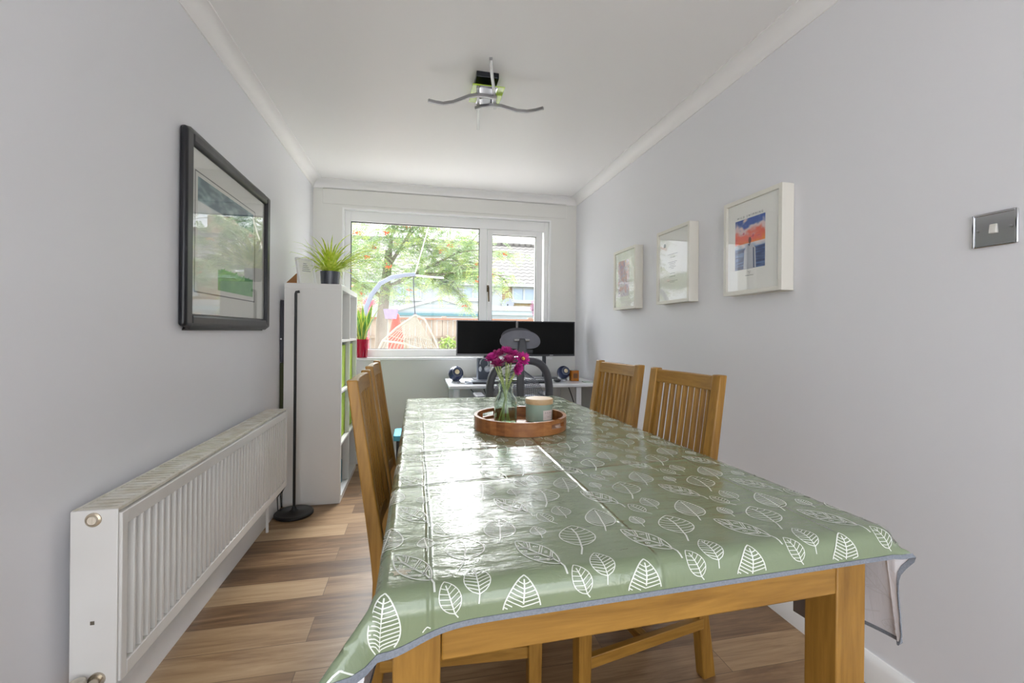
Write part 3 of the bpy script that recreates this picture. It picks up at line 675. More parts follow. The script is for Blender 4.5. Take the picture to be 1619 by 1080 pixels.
for c_, r_, txt in cells:
    y0 = SY0+.04 if c_ == 0 else ym+.012; y1 = ym-.012 if c_ == 0 else SY1-.04; z0 = .7325 if r_ == 1 else .3865; z1 = z0+.30
    bn = thing('storage_bin', 'lime green fabric storage bin in the shelving unit, '+txt, 'storage bin', (-.66,(y0+y1)/2,z0), 0, 'lime green bins in the shelving unit')
    q = MB(); q.box(-.81,-.52,y0,y0+.006,z0,z1); q.box(-.81,-.52,y1-.006,y1,z0,z1); q.box(-.81,-.804,y0,y1,z0,z1); q.box(-.526,-.52,y0,y1,z0,z1); q.box(-.81,-.52,y0,y1,z0,z0+.006)
    q.build('bin', M_lime, bn, bevel=.002)
    q = MB(); yc = y0+.05; q.tube([(-.519,yc-.012,z1-.05),(-.505,yc-.006,z1-.03),(-.505,yc+.006,z1-.03),(-.519,yc+.012,z1-.05)], .004, 6); q.tube([(-.512,yc,z1-.035),(-.503,yc+.012,z1-.075)], .004, 6); q.build('pull_ribbon', mat('lime_ribbon', (140,180,30), .5), bn)
q = MB(); q.box(-.80, -.53, SY0+.05, ym-.05, .0365, .20); tag(q.build('document_box', mat('teal_card', (40,120,150), .6), bevel=.004), 'teal box on the lowest shelf of the white shelving unit, near column', 'box')
q = MB(); q.box(-.80, -.56, ym+.04, SY1-.06, .0365, .26); tag(q.build('document_box', M_dark, bevel=.004), 'dark grey box on the lowest shelf of the white shelving unit, window-side column', 'box')
q = MB(); q.ell((-.512, SY0+.07, 1.0755+.016), (.014,.02,.016)); tag(q.build('ornament', mat('pale_blue_glaze', (150,170,215), .2)), 'small pale blue ornament on the top open shelf of the white shelving unit', 'ornament')
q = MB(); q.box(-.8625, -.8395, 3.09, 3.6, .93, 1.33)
fe_ = thing('folded_board', 'thin dark board above an olive panel painted as wall shade, beside the shelving unit', 'board', (-.851, 3.3, 0)); q.build('upper_panel', noisy('dark_board', (40,40,50), (60,62,70), (3,3,1), .5), fe_, bevel=.004); MB().box(-.8625, -.8395, 3.09, 3.6, .12, .925).build('lower_shade_panel', mat('olive_wall_shade', (66,70,44), .9), fe_, bevel=.004); MB().box(-.856, -.846, 3.12, 3.14, .002, .12).build('leg', M_black, fe_); MB().box(-.856, -.846, 3.55, 3.57, .002, .12).build('leg', M_black, fe_); MB().tube([(-.851,3.085,1.08),(-.851,3.07,1.08)], .006, 8).build('hinge_pin', M_chrome, fe_)  # lower panel's olive stands in for shaded wall in the gap
# photo frame on the unit
pf = thing('photo_frame', 'small white standing photo frame beside the spider plant on the shelving unit', 'photo frame', (-.72, 3.2, SZ+.001), 0)
Rf = Matrix.Translation((-.715, 3.19, SZ+.001)) @ Matrix.Rotation(math.radians(50), 4, 'Z') @ Matrix.Rotation(math.radians(-13), 4, 'X')
def tb_box(b, M_, *a, m=0):
    q = MB().box(*a); b.add([M_@Vector(v_) for v_ in q.v], q.f, m)
b = MB(); W_, H_ = .13, .185
for a in ((-W_/2,-W_/2+.012,0,.018,0,H_),(W_/2-.012,W_/2,0,.018,0,H_),(-W_/2,W_/2,0,.018,0,.012),(-W_/2,W_/2,0,.018,H_-.012,H_)): tb_box(b, Rf, *a)
tb_box(b, Rf, -W_/2+.01, W_/2-.01, .009, .016, .01, H_-.01); b.build('frame', M_trim, pf, bevel=.001)
b = MB(); tb_box(b, Rf, -W_/2+.012, W_/2-.012, .0075, .0088, .012, H_-.012); b.build('print', M_paper, pf)
b = MB()
for i in range(5): tb_box(b, Rf, -.03+.004*i, .035-.006*i, .0066, .0074, .095+.013*i, .0985+.013*i)
b.build('print_text', mat('grey_ink', (120,122,128), .6), pf)
b = MB(); tb_box(b, Rf, -W_/2+.012, W_/2-.012, .0035, .005, .012, H_-.012); b.build('glass_pane', M_pglass, pf)
b = MB(); b.prism([(-.835,SZ+.001),(-.772,SZ+.001),(-.772,SZ+.066)], 'y', 3.11, 3.125); tag(b.build('wooden_wedge', wood('brown_wood',(126,82,36),(156,106,52),'x'), bevel=.001), 'brown wooden triangle behind the small white photo frame on the shelving unit', 'ornament')
# spider plant
pl = thing('spider_plant', 'lime green spider plant in a dark grey pot on top of the shelving unit', 'plant', (-.607, 3.33, SZ+.001))
PC = Vector((-.607, 3.33, SZ+.001))
MB().lathe(PC, [(0,0),(.055,0),(.060,.005),(.066,.100),(.0665,.108),(.061,.108),(.058,.095),(0,.095)], 36).build('pot', noisy('charcoal_glaze', (62,64,74), (84,86,98), (30,30,4), .25), pl)
MB().lathe(PC, [(0,.088),(.0585,.0955),(0,.0965)], 20).build('soil', mat('soil', (70,56,42), .95), pl)
def blades(b, base, n, Lr, el, wd, seed, droop=1.0, bias=None, spread=.03, fold=.25):
    rg = random.Random(seed)
    for i in range(n):
        a_ = rg.uniform(0, 2*PI) if bias is None else bias[i % len(bias)][0]+rg.uniform(-.3,.3)
        e_ = math.radians(rg.uniform(*el)) if bias is None else math.radians(bias[i % len(bias)][1]+rg.uniform(-6,6))
        L_ = rg.uniform(*Lr); p = base + Vector((math.cos(a_)*rg.uniform(0,spread), math.sin(a_)*rg.uniform(0,spread), 0)); n_ = 11; vs = []; d_ = e_
        w0 = wd*rg.uniform(.75,1.15)
        for k in range(n_+1):
            s_ = k/n_; w_ = w0*min(1, .45+2.2*s_)*max(0.02, (1-s_**2.2)); sd = Vector((-math.sin(a_), math.cos(a_), 0))*w_
            hd = Vector((math.cos(a_)*math.cos(d_), math.sin(a_)*math.cos(d_), math.sin(d_))); up_ = sd.cross(hd).normalized()*w_*fold if w_ > 1e-6 else Vector((0,0,0))
            vs += [p+sd, p+up_, p-sd]; p = p + hd*L_/n_; d_ -= droop*(.05+.19*s_)*rg.uniform(.7,1.2)
        b.add(vs, [q for k in range(n_) for q in ((3*k,3*k+1,3*k+4,3*k+3),(3*k+1,3*k+2,3*k+5,3*k+4))])
M_spider = mat('spider_leaf', (176,200,40), .45, Subsurface_Weight=0.0); t = NT(M_spider); t.link(t.ramp(t.noise(t.coords((30,30,30)),1,3), [(.35,(166,198,36)),(.65,(226,236,104))]), t.b.inputs['Base Color'])
t.b.inputs['Transmission Weight'].default_value = 0
b = MB(); blades(b, PC+Vector((0,0,.094)), 62, (.19,.36), (24,86), .0105, 3)
blades(b, PC+Vector((0,0,.094)), 18, (.32,.48), (34,60), .0095, 9, droop=.8, bias=[(-.3,42),(.2,50),(0,35)])
blades(b, PC+Vector((0,0,.094)), 3, (.26,.31), (60,60), .012, 5, droop=.10, bias=[(2.9,58),(3.2,46),(3.0,64)])
blades(b, PC+Vector((0,0,.094)), 2, (.24,.24), (60,60), .007, 8, droop=.1, bias=[(-.4,42),(-1.7,76)])
b.v = [(max(x_, -.852), y_, z_) for x_, y_, z_ in b.v]; b.build('foliage', M_spider, pl, merge=False, ang=80)
# snake plant on the sill
sn = thing('snake_plant', 'yellow-edged snake plant in a shiny red pot on the window sill', 'plant', (-.462, 4.0-.025, WZ0+.003))
SC_ = Vector((-.462, 3.972, WZ0+.003))
MB().lathe(SC_, [(0,0),(.040,0),(.043,.004),(.052,.148),(.053,.155),(.048,.155),(.046,.14),(0,.14)], 36).build('pot', mat('red_glaze', (176,20,52), .12), sn)
M_snake = mat('snake_leaf_green', (84,128,60), .4); t = NT(M_snake); t.link(t.ramp(t.noise(t.coords((40,40,14)),1,3,.5,1), [(.4,(84,140,62)),(.6,(156,196,104))]), t.b.inputs['Base Color'])
M_edge = mat('snake_leaf_edge', (232,226,104), .4); b = MB(); rg = random.Random(4)
for i in range(13):
    a_ = 2*PI*i/13+rg.uniform(-.2,.2); L_ = rg.uniform(.18,.34); tw = rg.uniform(0,PI); base = SC_ + Vector((math.cos(a_)*.022, math.sin(a_)*.022, .135)); w0 = rg.uniform(.017,.025); lean = rg.uniform(.10,.55); n_ = 9; vs = []
    for k in range(n_+1):
        s_ = k/n_; w_ = w0*(.55+1.2*s_-.2*s_*s_)*max(.03,(1-s_**5))*(1 if s_ < .55 else 1-(s_-.55)*1.4); ang_ = tw+s_*.5; sd = Vector((math.cos(ang_), math.sin(ang_), 0)); nn = Vector((-math.sin(ang_), math.cos(ang_), 0))*w_*.3
        p = base + Vector((math.cos(a_)*lean*L_*s_**1.5, math.sin(a_)*lean*L_*s_**1.5*.6, L_*s_))
        vs += [p-sd*w_, p-sd*w_*.7-nn*.5, p-nn, p+sd*w_*.7-nn*.5, p+sd*w_]
    o_ = len(b.v); b.v += [tuple(x_) for x_ in vs]
    for k in range(n_):
        for c_ in range(4): b.f.append(tuple(o_+x_ for x_ in (5*k+c_, 5*k+c_+1, 5*k+6+c_, 5*k+5+c_))); b.mi.append(1 if c_ in (0,3) else 0)
b.build('foliage', [M_snake, M_edge], sn, merge=False, ang=80)
# floor lamp pole
lp = thing('floor_lamp', 'thin black floor lamp pole on a round base beside the shelving unit', 'floor lamp', (-.735, 2.95, 0))
MB().lathe((-.735, 2.95, .001), [(0,0),(.108,0),(.112,.004),(.112,.014),(.106,.020),(.03,.024),(.016,.034),(.011,.05),(0,.05)], 48).build('base', M_black, lp)
b = MB(); b.tube([(-.735,2.95,.045),(-.735,2.95,1.362),(-.733,2.95,1.372),(-.715,2.955,1.376)], .0085, 10); b.build('pole', M_black, lp)
b = MB(); b.tube([(-.80,3.0,.012),(-.83,2.96,.03),(-.825,2.93,.12),(-.80,2.99,.16),(-.835,3.03,.10),(-.835,3.05,.012)], .003, 6); b.build('cable', M_black, lp)
# ---------------------------------------------------------------- pictures
def picture(name, label, wallx, sgn, y0, y1, z0, z1, depth, bw, fm, inner, rounded=False):
    """frame hung on a wall; sgn = +1 faces +x"""
    t_ = thing(name, label, 'picture', (wallx, (y0+y1)/2, z0))
    b = MB(); xa, xb = wallx+sgn*.0015, wallx+sgn*depth; X0, X1 = min(xa,xb), max(xa,xb)
    for a in ((y0,y0+bw,z0,z1),(y1-bw,y1,z0,z1),(y0+bw,y1-bw,z0,z0+bw),(y0+bw,y1-bw,z1-bw,z1)): b.box(X0, X1, *a)
    b.build('frame', fm, t_, bevel=(bw*.42 if rounded else .0012), seg=(5 if rounded else 2))
    return t_
def face(b, x, y0, y1, z0, z1, sgn, m=0):
    q = [(x,y0,z0),(x,y1,z0),(x,y1,z1),(x,y0,z1)]; b.quad(*(q if sgn > 0 else q[::-1]), m=m)
def painted(name, parent, x, sgn, y0, y1, z0, z1, fn, nu=60, nv=70, rough=.6):
    """printed artwork: fn(u,v) gives its colours; u runs left to right as seen, v upward"""
    me = bpy.data.meshes.new(name); off = wloc(parent); vs = []; cols = []
    for j in range(nv+1):
        for i in range(nu+1):
            u, v_ = i/nu, j/nv; y = y1-(y1-y0)*u if sgn < 0 else y0+(y1-y0)*u
            vs.append((x-off.x, y-off.y, z0+(z1-z0)*v_-off.z)); c_ = fn(u, v_); cols.append(srgb(*[min(255,max(0,q)) for q in c_]))
    fs = []
    for j in range(nv):
        for i in range(nu):
            a_ = j*(nu+1)+i; q = (a_, a_+1, a_+nu+2, a_+nu+1); fs.append(q)
    me.from_pydata(vs, [], fs); at_ = me.color_attributes.new('ink', 'FLOAT_COLOR', 'POINT')
    at_.data.foreach_set('color', [q for c_ in cols for q in c_])
    m_ = mat(name+'_ink', (200,200,200), rough); t = NT(m_); a_ = t.node('ShaderNodeVertexColor'); a_.layer_name = 'ink'; t.link(a_.outputs[0], t.b.inputs['Base Color']); me.materials.append(m_)
    o = bpy.data.objects.new(name, me); C.objects.link(o); o.parent = parent; return o
def nz_(x, y, s=0): return noise.noise(Vector((x, y, s)))
def lerp3(a, b_, t_): t_ = min(1,max(0,t_)); return tuple(a[i]+(b_[i]-a[i])*t_ for i in range(3))
def art_swim(u, v):
    w_ = nz_(u*4, v*6, 2)*.5+nz_(u*9, v*14, 5)*.25
    if v > .5:
        s_ = (v-.5)/.5; c_ = lerp3((244,150,60),(236,110,90), (s_-.05)*5+w_*2 + (1-u)*1.0)
        c_ = lerp3(c_, (222,196,196), (s_-.30)*5+w_*3); c_ = lerp3(c_, (44,84,166), (s_-.62)*4+w_*4)
        if .22 < s_ < .62 and w_ > .14: c_ = lerp3(c_, (200,72,96), .75)
        return c_
    if v > .42: return lerp3((150,176,204), (226,214,214), (v-.42)*12+w_*2)
    return lerp3((38,64,118), (92,128,186), .4+nz_(u*3, v*30, 7)*1.6)
def art_pink(u, v):
    a_ = nz_(u*5, v*7, 1)+.5*nz_(u*12, v*16, 3); pal = [(222,212,226),(234,196,196),(208,194,216),(240,206,172),(176,164,204),(232,224,230)]
    return pal[int((a_*2.6+v*2+6)) % 6]
def art_land(u, v):
    a_ = nz_(u*6, v*9, 1)+.5*nz_(u*16, v*30, 3)
    if v > .78: return lerp3((52,92,104), (150,176,178), .4+a_*1.3)
    if v > .66: return lerp3((196,208,208),(228,230,226), .5+a_)
    if v < .22+.05*a_: return lerp3((70,146,84),(120,180,110), .4+a_*.6) if u > .3 else lerp3((206,214,206),(226,228,222), .5+a_)
    return lerp3((206,212,208),(232,232,228), .5+a_)
lpct = picture('framed_landscape_print', 'large black framed print with white mount hanging above the radiator', XL, 1, 1.845, 2.80, 1.148, 1.895, .03, .05, noisy('black_frame', (16,17,22), (34,35,42), (4,30,4), .34), None, True)
b = MB(); face(b, XL+.010, 1.88, 2.77, 1.18, 1.86, 1); b.build('mount', mat('mount_card', (214,214,208), .7), lpct)
b = MB()
for a in ((1.95,1.956,1.284,1.765),(2.60,2.606,1.284,1.765),(1.95,2.606,1.284,1.289),(1.95,2.606,1.760,1.765)): face(b, XL+.0108, *a, 1)
b.build('mount_line', M_black, lpct, merge=False)
painted('art_print', lpct, XL+.0106, 1, 1.975, 2.58, 1.31, 1.745, art_land)
MB().box(XL+.015, XL+.017, 1.89, 2.755, 1.192, 1.85).build('glass_pane', M_pglass, lpct)
M_fr = mat('white_frame', (222,219,210), .35)
XW = XR-.001
p1 = picture('framed_poster', 'white box frame with WILD SWIMMING poster of a figure by the sea', XR, -1, 1.493, 1.835, 1.315, 1.742, .058, .018, M_fr, None); p1['group'] = 'white box frames on the right wall'
p2 = picture('framed_text_page', 'white box frame with a page of fine text, middle of three on the right wall', XR, -1, 2.104, 2.434, 1.310, 1.738, .058, .018, M_fr, None); p2['group'] = 'white box frames on the right wall'
p3 = picture('framed_abstract_print', 'white box frame with a pink and lilac abstract print on the right wall', XR, -1, 2.700, 3.034, 1.303, 1.725, .058, .018, M_fr, None); p3['group'] = 'white box frames on the right wall'
for p_, y0, y1, z0, z1 in ((p1,1.493,1.835,1.315,1.742),(p2,2.104,2.434,1.31,1.738),(p3,2.70,3.034,1.303,1.725)):
    b = MB(); face(b, XR-.046, y0+.017, y1-.017, z0+.017, z1-.017, -1); b.build('mount', M_paper, p_)
    MB().box(XR-.054, XR-.052, y0+.017, y1-.017, z0+.017, z1-.017).build('glass_pane', M_pglass, p_)
xa = XR-.0468
painted('art_print', p1, xa, -1, 1.592, 1.770, 1.426, 1.648, art_swim)
def pm(b, pts, x): b.add([(x, y, z) for y, z in pts], [tuple(range(len(pts)))])   # flat ink shape
b = MB(); pm(b, [(1.716,1.427),(1.712,1.508),(1.694,1.535),(1.666,1.535),(1.646,1.512),(1.642,1.427)], xa-.0004); fg = b.build('figure_coat', mat('ink_greywhite', (186,190,200), .6), p1, merge=False)
b = MB(); pm(b, [(1.654,1.514),(1.660,1.516),(1.658,1.427),(1.650,1.427)], xa-.0006); pm(b, [(1.690,1.533),(1.682,1.523),(1.675,1.535)], xa-.0006); b.build('figure_coat_shade', mat('ink_navy', (52,72,112), .6), p1, merge=False)
b = MB(); pm(b, [(1.679+.0085*math.cos(k*PI/6), 1.549+.0145*math.sin(k*PI/6)) for k in range(12)], xa-.0005); b.build('figure_head', mat('ink_hair', (120,70,66), .6), p1, merge=False)
def wall_text(body, size, yc, z, mtl, parent, x=None, align='CENTER'):
    Mx = Matrix.Translation((x if x else xa-.0003, yc, z)) @ Matrix(((0,0,-1,0),(-1,0,0,0),(0,1,0,0),(0,0,0,1)))
    return text_mesh('print_text', body, size, mtl, parent, Mx, align, 0)
M_ink = mat('ink_black', (50,50,56), .6)
wall_text('WILD SWIMMING', .0128, 1.681, 1.6545, M_ink, p1)
b = MB()
for k, (w_, z_) in enumerate(((.016,1.412),(.012,1.405),(.05,1.396))): face(b, xa-.0003, 1.681-w_/2, 1.681+w_/2, z_, z_+.0016, -1)
b.build('print_caption', M_ink, p1, merge=False)
b = MB(); rg = random.Random(2)
for z_, w_ in ((1.645,.03),(1.590,.10),(1.572,.05),(1.545,.09),(1.536,.06),(1.526,.05),(1.517,.07),(1.508,.03),(1.48,.05),(1.462,.06),(1.437,.10),(1.430,.05)):
    y = 2.36 if z_ > 1.64 else 2.28; 
    face(b, xa-.0003, y-w_/2, y+w_/2, z_, z_+.0014, -1)
b.build('page_text', M_ink, p2, merge=False)
b = MB(); pm(b, [(2.372,1.640),(2.352,1.640),(2.352,1.656),(2.362,1.664),(2.372,1.656)], xa-.0004); b.build('page_emblem', M_dark, p2, merge=False)
painted('art_print', p3, xa, -1, 2.81, 2.978, 1.395, 1.648, art_pink)
# ---------------------------------------------------------------- light switch
sw = thing('light_switch', 'chrome light switch plate with a single white rocker on the right wall', 'light switch', (XR, .862, 1.373))
MB().box(XR-.006, XR-.0005, .8165, .9095, 1.374, 1.461).build('plate', mat('polished_plate', (214,214,216), .14, 1), sw, bevel=.0035, seg=3)
b = MB(); ring(b, .8165, .9095, 1.374, 1.461, (.005,)*4, 0, 1); q = MB()
for v_ in [b]: q.add([(XR-.0085+.003*y, x, z) for x, y, z in v_.v], v_.f)
q.build('raised_rim', M_chrome, sw, bevel=.001)
b = MB(); b.hexa([(XR-.012,.857,1.407),(XR-.0055,.857,1.407),(XR-.0055,.872,1.407),(XR-.012,.872,1.407),(XR-.008,.857,1.431),(XR-.0055,.857,1.431),(XR-.0055,.872,1.431),(XR-.008,.872,1.431)]); b.build('rocker', mat('white_switch', (214,212,206), .35), sw, bevel=.0012)
for y in (.829,.897): MB().lathe((XR-.006,y,1.418), [(0,0),(.0042,0),(.0035,.0015),(0,.0018)], 14, R=Matrix.Rotation(-PI/2,3,'Y')).build('screw', M_chrome, sw)
# ---------------------------------------------------------------- ceiling light
cl_ = thing('ceiling_light', 'chrome ceiling light with four wavy crossed arms and a plate coloured as a green reflection', 'ceiling light', (.33, 2.2, 2.4))
MB().box(.268, .378, 2.13, 2.25, 2.372, 2.3995).build('mounting_box', mat('dark_chrome', (52,54,60), .2, .7), cl_, bevel=.002)
MB().box(.252, .412, 2.15, 2.325, 2.343, 2.347).build('square_plate', mat('green_reflection', (176,210,60), .15), cl_, bevel=.001)  # lime colour paints in the tablecloth's reflection on a chrome plate
MB().box(.288, .376, 2.152, 2.323, 2.337, 2.343).build('centre_plate', mat('plate_chrome', (190,190,196), .12, .9), cl_, bevel=.001)
arms = [[(0.043,2.296),(.079,2.306),(.12,2.31),(.17,2.282),(.208,2.243),(.244,2.205),(.282,2.186),(.323,2.184),(.354,2.189),(.377,2.189)],
        [(.287,2.319),(.318,2.29),(.362,2.269),(.415,2.266),(.456,2.28),(.503,2.296),(.558,2.293),(.601,2.268),(.634,2.239)],
        [(.302,1.909),(.313,1.969),(.331,2.047),(.352,2.132),(.373,2.225),(.393,2.327)], [(.277,2.145),(.291,2.244),(.305,2.348),(.32,2.462),(.337,2.587)]]
for i, a in enumerate(arms):
    zc = 2.312 if i < 2 else 2.328
    ao = MB().tube([(x, y, zc) for x, y in a], .0100, 4, rot=PI/4).build('arm', M_steel, cl_, bevel=.001, ang=30)
    n_ = len(a)//2; x, y = a[2 if i != 0 else 6]; MB().tube([(x,y,zc+.006),(x,y,2.345)], .004, 8).build('arm_post', M_chrome, ao)
    w_ = MB().tube([(x_, y_, zc-.0085) for x_, y_ in a], .0035, 4, rot=PI/4, sy=1).build('diffuser', mat('led_strip', (214,214,214), .4), ao)
MB().tube([(.33,2.24,2.345),(.33,2.24,2.374)], .02, 16).build('plate_stem', M_chrome, cl_)
# ---------------------------------------------------------------- desk and what is on it
M_desk = mat('desk_laminate', (222,224,228), .2)
dk = thing('desk', 'white desk with rounded corners under the window carrying two monitors', 'desk', (.85, 3.6, 0))
def rrect(x0, x1, y0, y1, r, n=6):
    p = []
    for cx, cy, a0 in ((x1-r,y1-r,0),(x0+r,y1-r,90),(x0+r,y0+r,180),(x1-r,y0+r,270)):
        for k in range(n+1): a_ = math.radians(a0+90*k/n); p.append((cx+r*math.cos(a_), cy+r*math.sin(a_)))
    return p
DZ = .73
MB().prism(rrect(.235, 1.455, 3.32, 3.94, .03), 'z', DZ-.026, DZ).build('desktop', M_desk, dk, bevel=.008, seg=3)
for x, y in ((.27,3.37),(.27,3.89),(1.25,3.37),(1.25,3.89)): MB().box(x, x+.045, y, y+.035, 0, DZ-.026).build('leg', mat('desk_leg', (196,198,202), .4) if False else M_desk, dk, bevel=.006)
MB().box(.32, 1.25, 3.89, 3.91, .45, DZ-.03).build('modesty_panel', M_desk, dk)
for pts in ([(.55,3.86,.70),(.60,3.8,.55),(.63,3.86,.3)],[(.66,3.86,.70),(.66,3.8,.5),(.70,3.84,.2)],[(.4,3.86,.7),(.47,3.8,.62),(.52,3.85,.58)],[(1.2,3.42,.70),(1.23,3.42,.62),(1.28,3.45,.5)]):
    ci = globals().get('ci', -1) + 1
    tag(MB().tube(pts, .004, 6).build('cable', M_black), ('black cable hanging under the desk, longest of the three on the left', 'black cable hanging under the desk, rightmost of the three on the left', 'thin black cable looped close under the left end of the desk', 'black cable hanging under the right end of the desk')[ci], 'cable', 'cables under the desk')
def monitor(label, x0, x1, z0, z1, y, rz, bez):
    t_ = thing('monitor', label, 'monitor', ((x0+x1)/2, y, DZ), 0, 'widescreen monitors on the desk')
    b = MB(); ring(b, x0, x1, z0, z1, (.008,.008,.016,.008), y-.012, y+.02); b.build('bezel', bez, t_, bevel=.002)
    MB().box(x0+.006, x1-.006, y-.008, y+.022, z0+.012, z1-.006).build('screen', M_screen, t_)
    xm = (x0+x1)/2
    MB().box(x0+.05, x1-.05, y+.018, y+.05, z0+.04, z1-.04).build('rear_casing', M_dark, t_, bevel=.006)
    MB().tube([(xm,y+.06,DZ+.008),(xm,y+.06,z0+.12),(xm,y+.04,z0+.14)], .018, 12).build('stand_pole', M_dark, t_)
    MB().prism(rrect(xm-.11, xm+.11, y-.02, y+.13, .03), 'z', DZ+.0005, DZ+.010).build('stand_base', M_dark, t_, bevel=.003)
    MB().box(xm+.03, xm+.06, y-.0128, y-.0119, z0+.005, z0+.011).build('maker_mark', M_steel, t_)
    return t_
monitor('left black widescreen monitor with a silver bezel on the white desk', .318, .832, .935, 1.232, 3.72, 0, mat('silver_bezel', (120,118,122), .35, .3))
monitor('right black widescreen monitor with a thin dark bezel on the white desk', .842, 1.362, .928, 1.230, 3.735, 0, M_dark)
pc = thing('computer_tower', 'slim dark grey computer tower standing on the desk below the left monitor', 'computer', (.53, 3.62, DZ))
MB().box(.487, .583, 3.60, 3.70, DZ+.001, .915).build('case', noisy('slate_case', (66,74,88), (78,86,100), (6,6,6), .45), pc, bevel=.004)
hp_ = thing('headphones', 'silver headphones hanging in front of the dark computer tower', 'headphones', (.54, 3.59, .86))
M_silv = mat('silver_plastic', (184,188,196), .3, .4)
MB().tube([(.535+.035*math.cos(a_*PI/8), 3.592, .905+.0*a_-.035+.05*math.sin(a_*PI/8)) for a_ in range(9)] , .004, 8).build('headband', M_silv, hp_)
for x in (.505,.56): MB().ell((x, 3.59, .832), (.014,.01,.022) if x < .53 else (.026,.011,.026)).build('ear_cup', M_silv, hp_)
MB().tube([(.570,3.592,.872),(.562,3.592,.85)], .004, 8).build('yoke', M_silv, hp_); 
def speaker(label, c, r):
    t_ = thing('desktop_speaker', label, 'speaker', (c[0], c[1], DZ), 0, 'round navy desktop speakers')
    MB().ell(c, r, 28, 18).build('shell', mat('navy_shell', (40,50,84), .25), t_)
    d_ = Vector((.10,-.93,.34)).normalized(); R_ = d_.to_track_quat('Z','Y').to_matrix(); c2 = Vector(c)+d_*r*.80
    MB().lathe(c2, [(0,-.004),(r*.62,-.004),(r*.66,.003),(r*.60,.010),(r*.55,.006),(r*.34,.004),(0,.003)], 28, R=R_).build('front_ring', M_silv if False else mat('speaker_ring', (90,98,120), .3, .2), t_)
    MB().lathe(c2+d_*.011, [(0,.004),(r*.20,.003),(r*.32,-.002),(0,-.003)], 20, R=R_).build('cone', mat('speaker_cone', (222,206,170), .4), t_)
    MB().lathe((c[0],c[1],DZ+.0005), [(0,0),(r*.62,0),(r*.62,.008),(r*.4,.016),(0,.016)], 24).build('foot', M_silv, t_)
    return t_
speaker('round navy speaker at the left end of the white desk', (.303, 3.56, DZ+.070), .060)
speaker('round navy speaker at the right end of the white desk beside the amber candle', (1.218, 3.60, DZ+.066), .056)
am = thing('amber_candle', 'square amber glass candle on the right end of the desk', 'candle', (1.295, 3.55, DZ))
MB().prism(rrect(1.262, 1.330, 3.52, 3.588, .01), 'z', DZ+.0005, DZ+.088).build('glass', mat('amber_glass', (176,104,20), .1), am, bevel=.002)
MB().box(1.278, 1.316, 3.5185, 3.5198, DZ+.025, DZ+.065).build('label_sticker', mat('amber_label', (110,64,18), .5), am)
b = MB(); b.prism(rrect(1.33,1.45,3.38,3.48,.02), 'z', DZ+.0005, DZ+.006); tag(b.build('coaster', mat('pale_green_glass', (190,206,196), .15), bevel=.002), 'pale flat coaster at the right end of the white desk', 'coaster')
lt = thing('laptop', 'closed dark laptop on the left part of the white desk', 'laptop', (.53, 3.5, DZ))
MB().prism(rrect(.42,.66,3.42,3.57,.012), 'z', DZ+.0005, DZ+.012).build('base', M_dark, lt, bevel=.003)
MB().prism(rrect(.42,.66,3.42,3.57,.012), 'z', DZ+.0125, DZ+.018).build('lid', mat('grey_lid', (150,156,168), .3, .4), lt, bevel=.002)
kb = thing('keyboard', 'grey keyboard on the white desk behind the office chair', 'keyboard', (.86, 3.45, DZ))
MB().box(.70, 1.05, 3.40, 3.52, DZ+.0005, DZ+.015).build('base', M_dark, kb, bevel=.003)
b = MB()
for i in range(15):
    for j in range(5): b.box(.706+i*.0228, .724+i*.0228, 3.405+j*.0225, 3.423+j*.0225, DZ+.0145, DZ+.021)
b.build('keys', mat('keys', (96,100,110), .5), kb, bevel=.001)
b = MB(); b.ell((1.12,3.47,DZ+.016), (.03,.05,.015)); tag(b.build('computer_mouse', M_dark), 'dark computer mouse on the right half of the desk', 'mouse')
b = MB(); rg = random.Random(1)
for i in range(5): b.hexa([(.36+.01*i,3.42,DZ+.001+.003*i),(.42,3.40+.01*i,DZ+.001+.003*i),(.43,3.50,DZ+.001+.003*i),(.37,3.52,DZ+.001+.003*i),(.36+.01*i,3.42,DZ+.003+.003*i),(.42,3.40+.01*i,DZ+.003+.003*i),(.43,3.50,DZ+.003+.003*i),(.37,3.52,DZ+.003+.003*i)])
tag(b.build('paper_pile', mat('grey_white_paper', (200,206,220), .5)), 'small pile of crumpled papers beside the left speaker on the desk', 'papers')
# ---------------------------------------------------------------- office chair
oc = thing('office_chair', 'grey mesh office chair with a separate headrest at the desk', 'office chair', (.69, 3.1, 0))
M_oc = noisy('charcoal_plastic', (68,69,76), (78,79,86), (10,10,10), .5); M_mesh = noisy('mesh_fabric', (112,116,126), (140,144,154), (200,200,200), .8)
def arch(w_, ztop, zbot, y, r, r2, inset=0):
    pts = []
    xc_ = .688; hw_ = w_/2
    for k in range(25):
        s_ = k/24; a_ = PI*(1-s_)
        pts.append((xc_+hw_*math.copysign(abs(math.cos(a_))**.62, math.cos(a_)), y-.02*math.sin(a_), zbot+.13+(ztop-zbot-.13)*math.sin(a_)**.75 if 0 < k < 24 else zbot+.13))
    pts = [(xc_-hw_*.92, y+.01, zbot), (xc_-hw_*.99,y,zbot+.07)] + pts + [(xc_+hw_*.99,y,zbot+.07), (xc_+hw_*.92, y+.01, zbot)]
    return pts
pts = arch(.42, .945, .56, 2.96, 0, 0)
MB().tube(pts, .036, 12, sx=.75, sy=1.0).build('back_frame', M_oc, oc, ang=80)
b = MB(); n_ = 14; vs = []
for i in range(n_+1):
    for j in range(n_+1):
        u, v_ = i/n_*2-1, j/n_; wd = .185*min(1, (1.03-v_**4)); vs.append((.688+u*wd, 3.0+.03*(1-u*u)*.8, .57+v_*.35*(1-.12*u*u)))
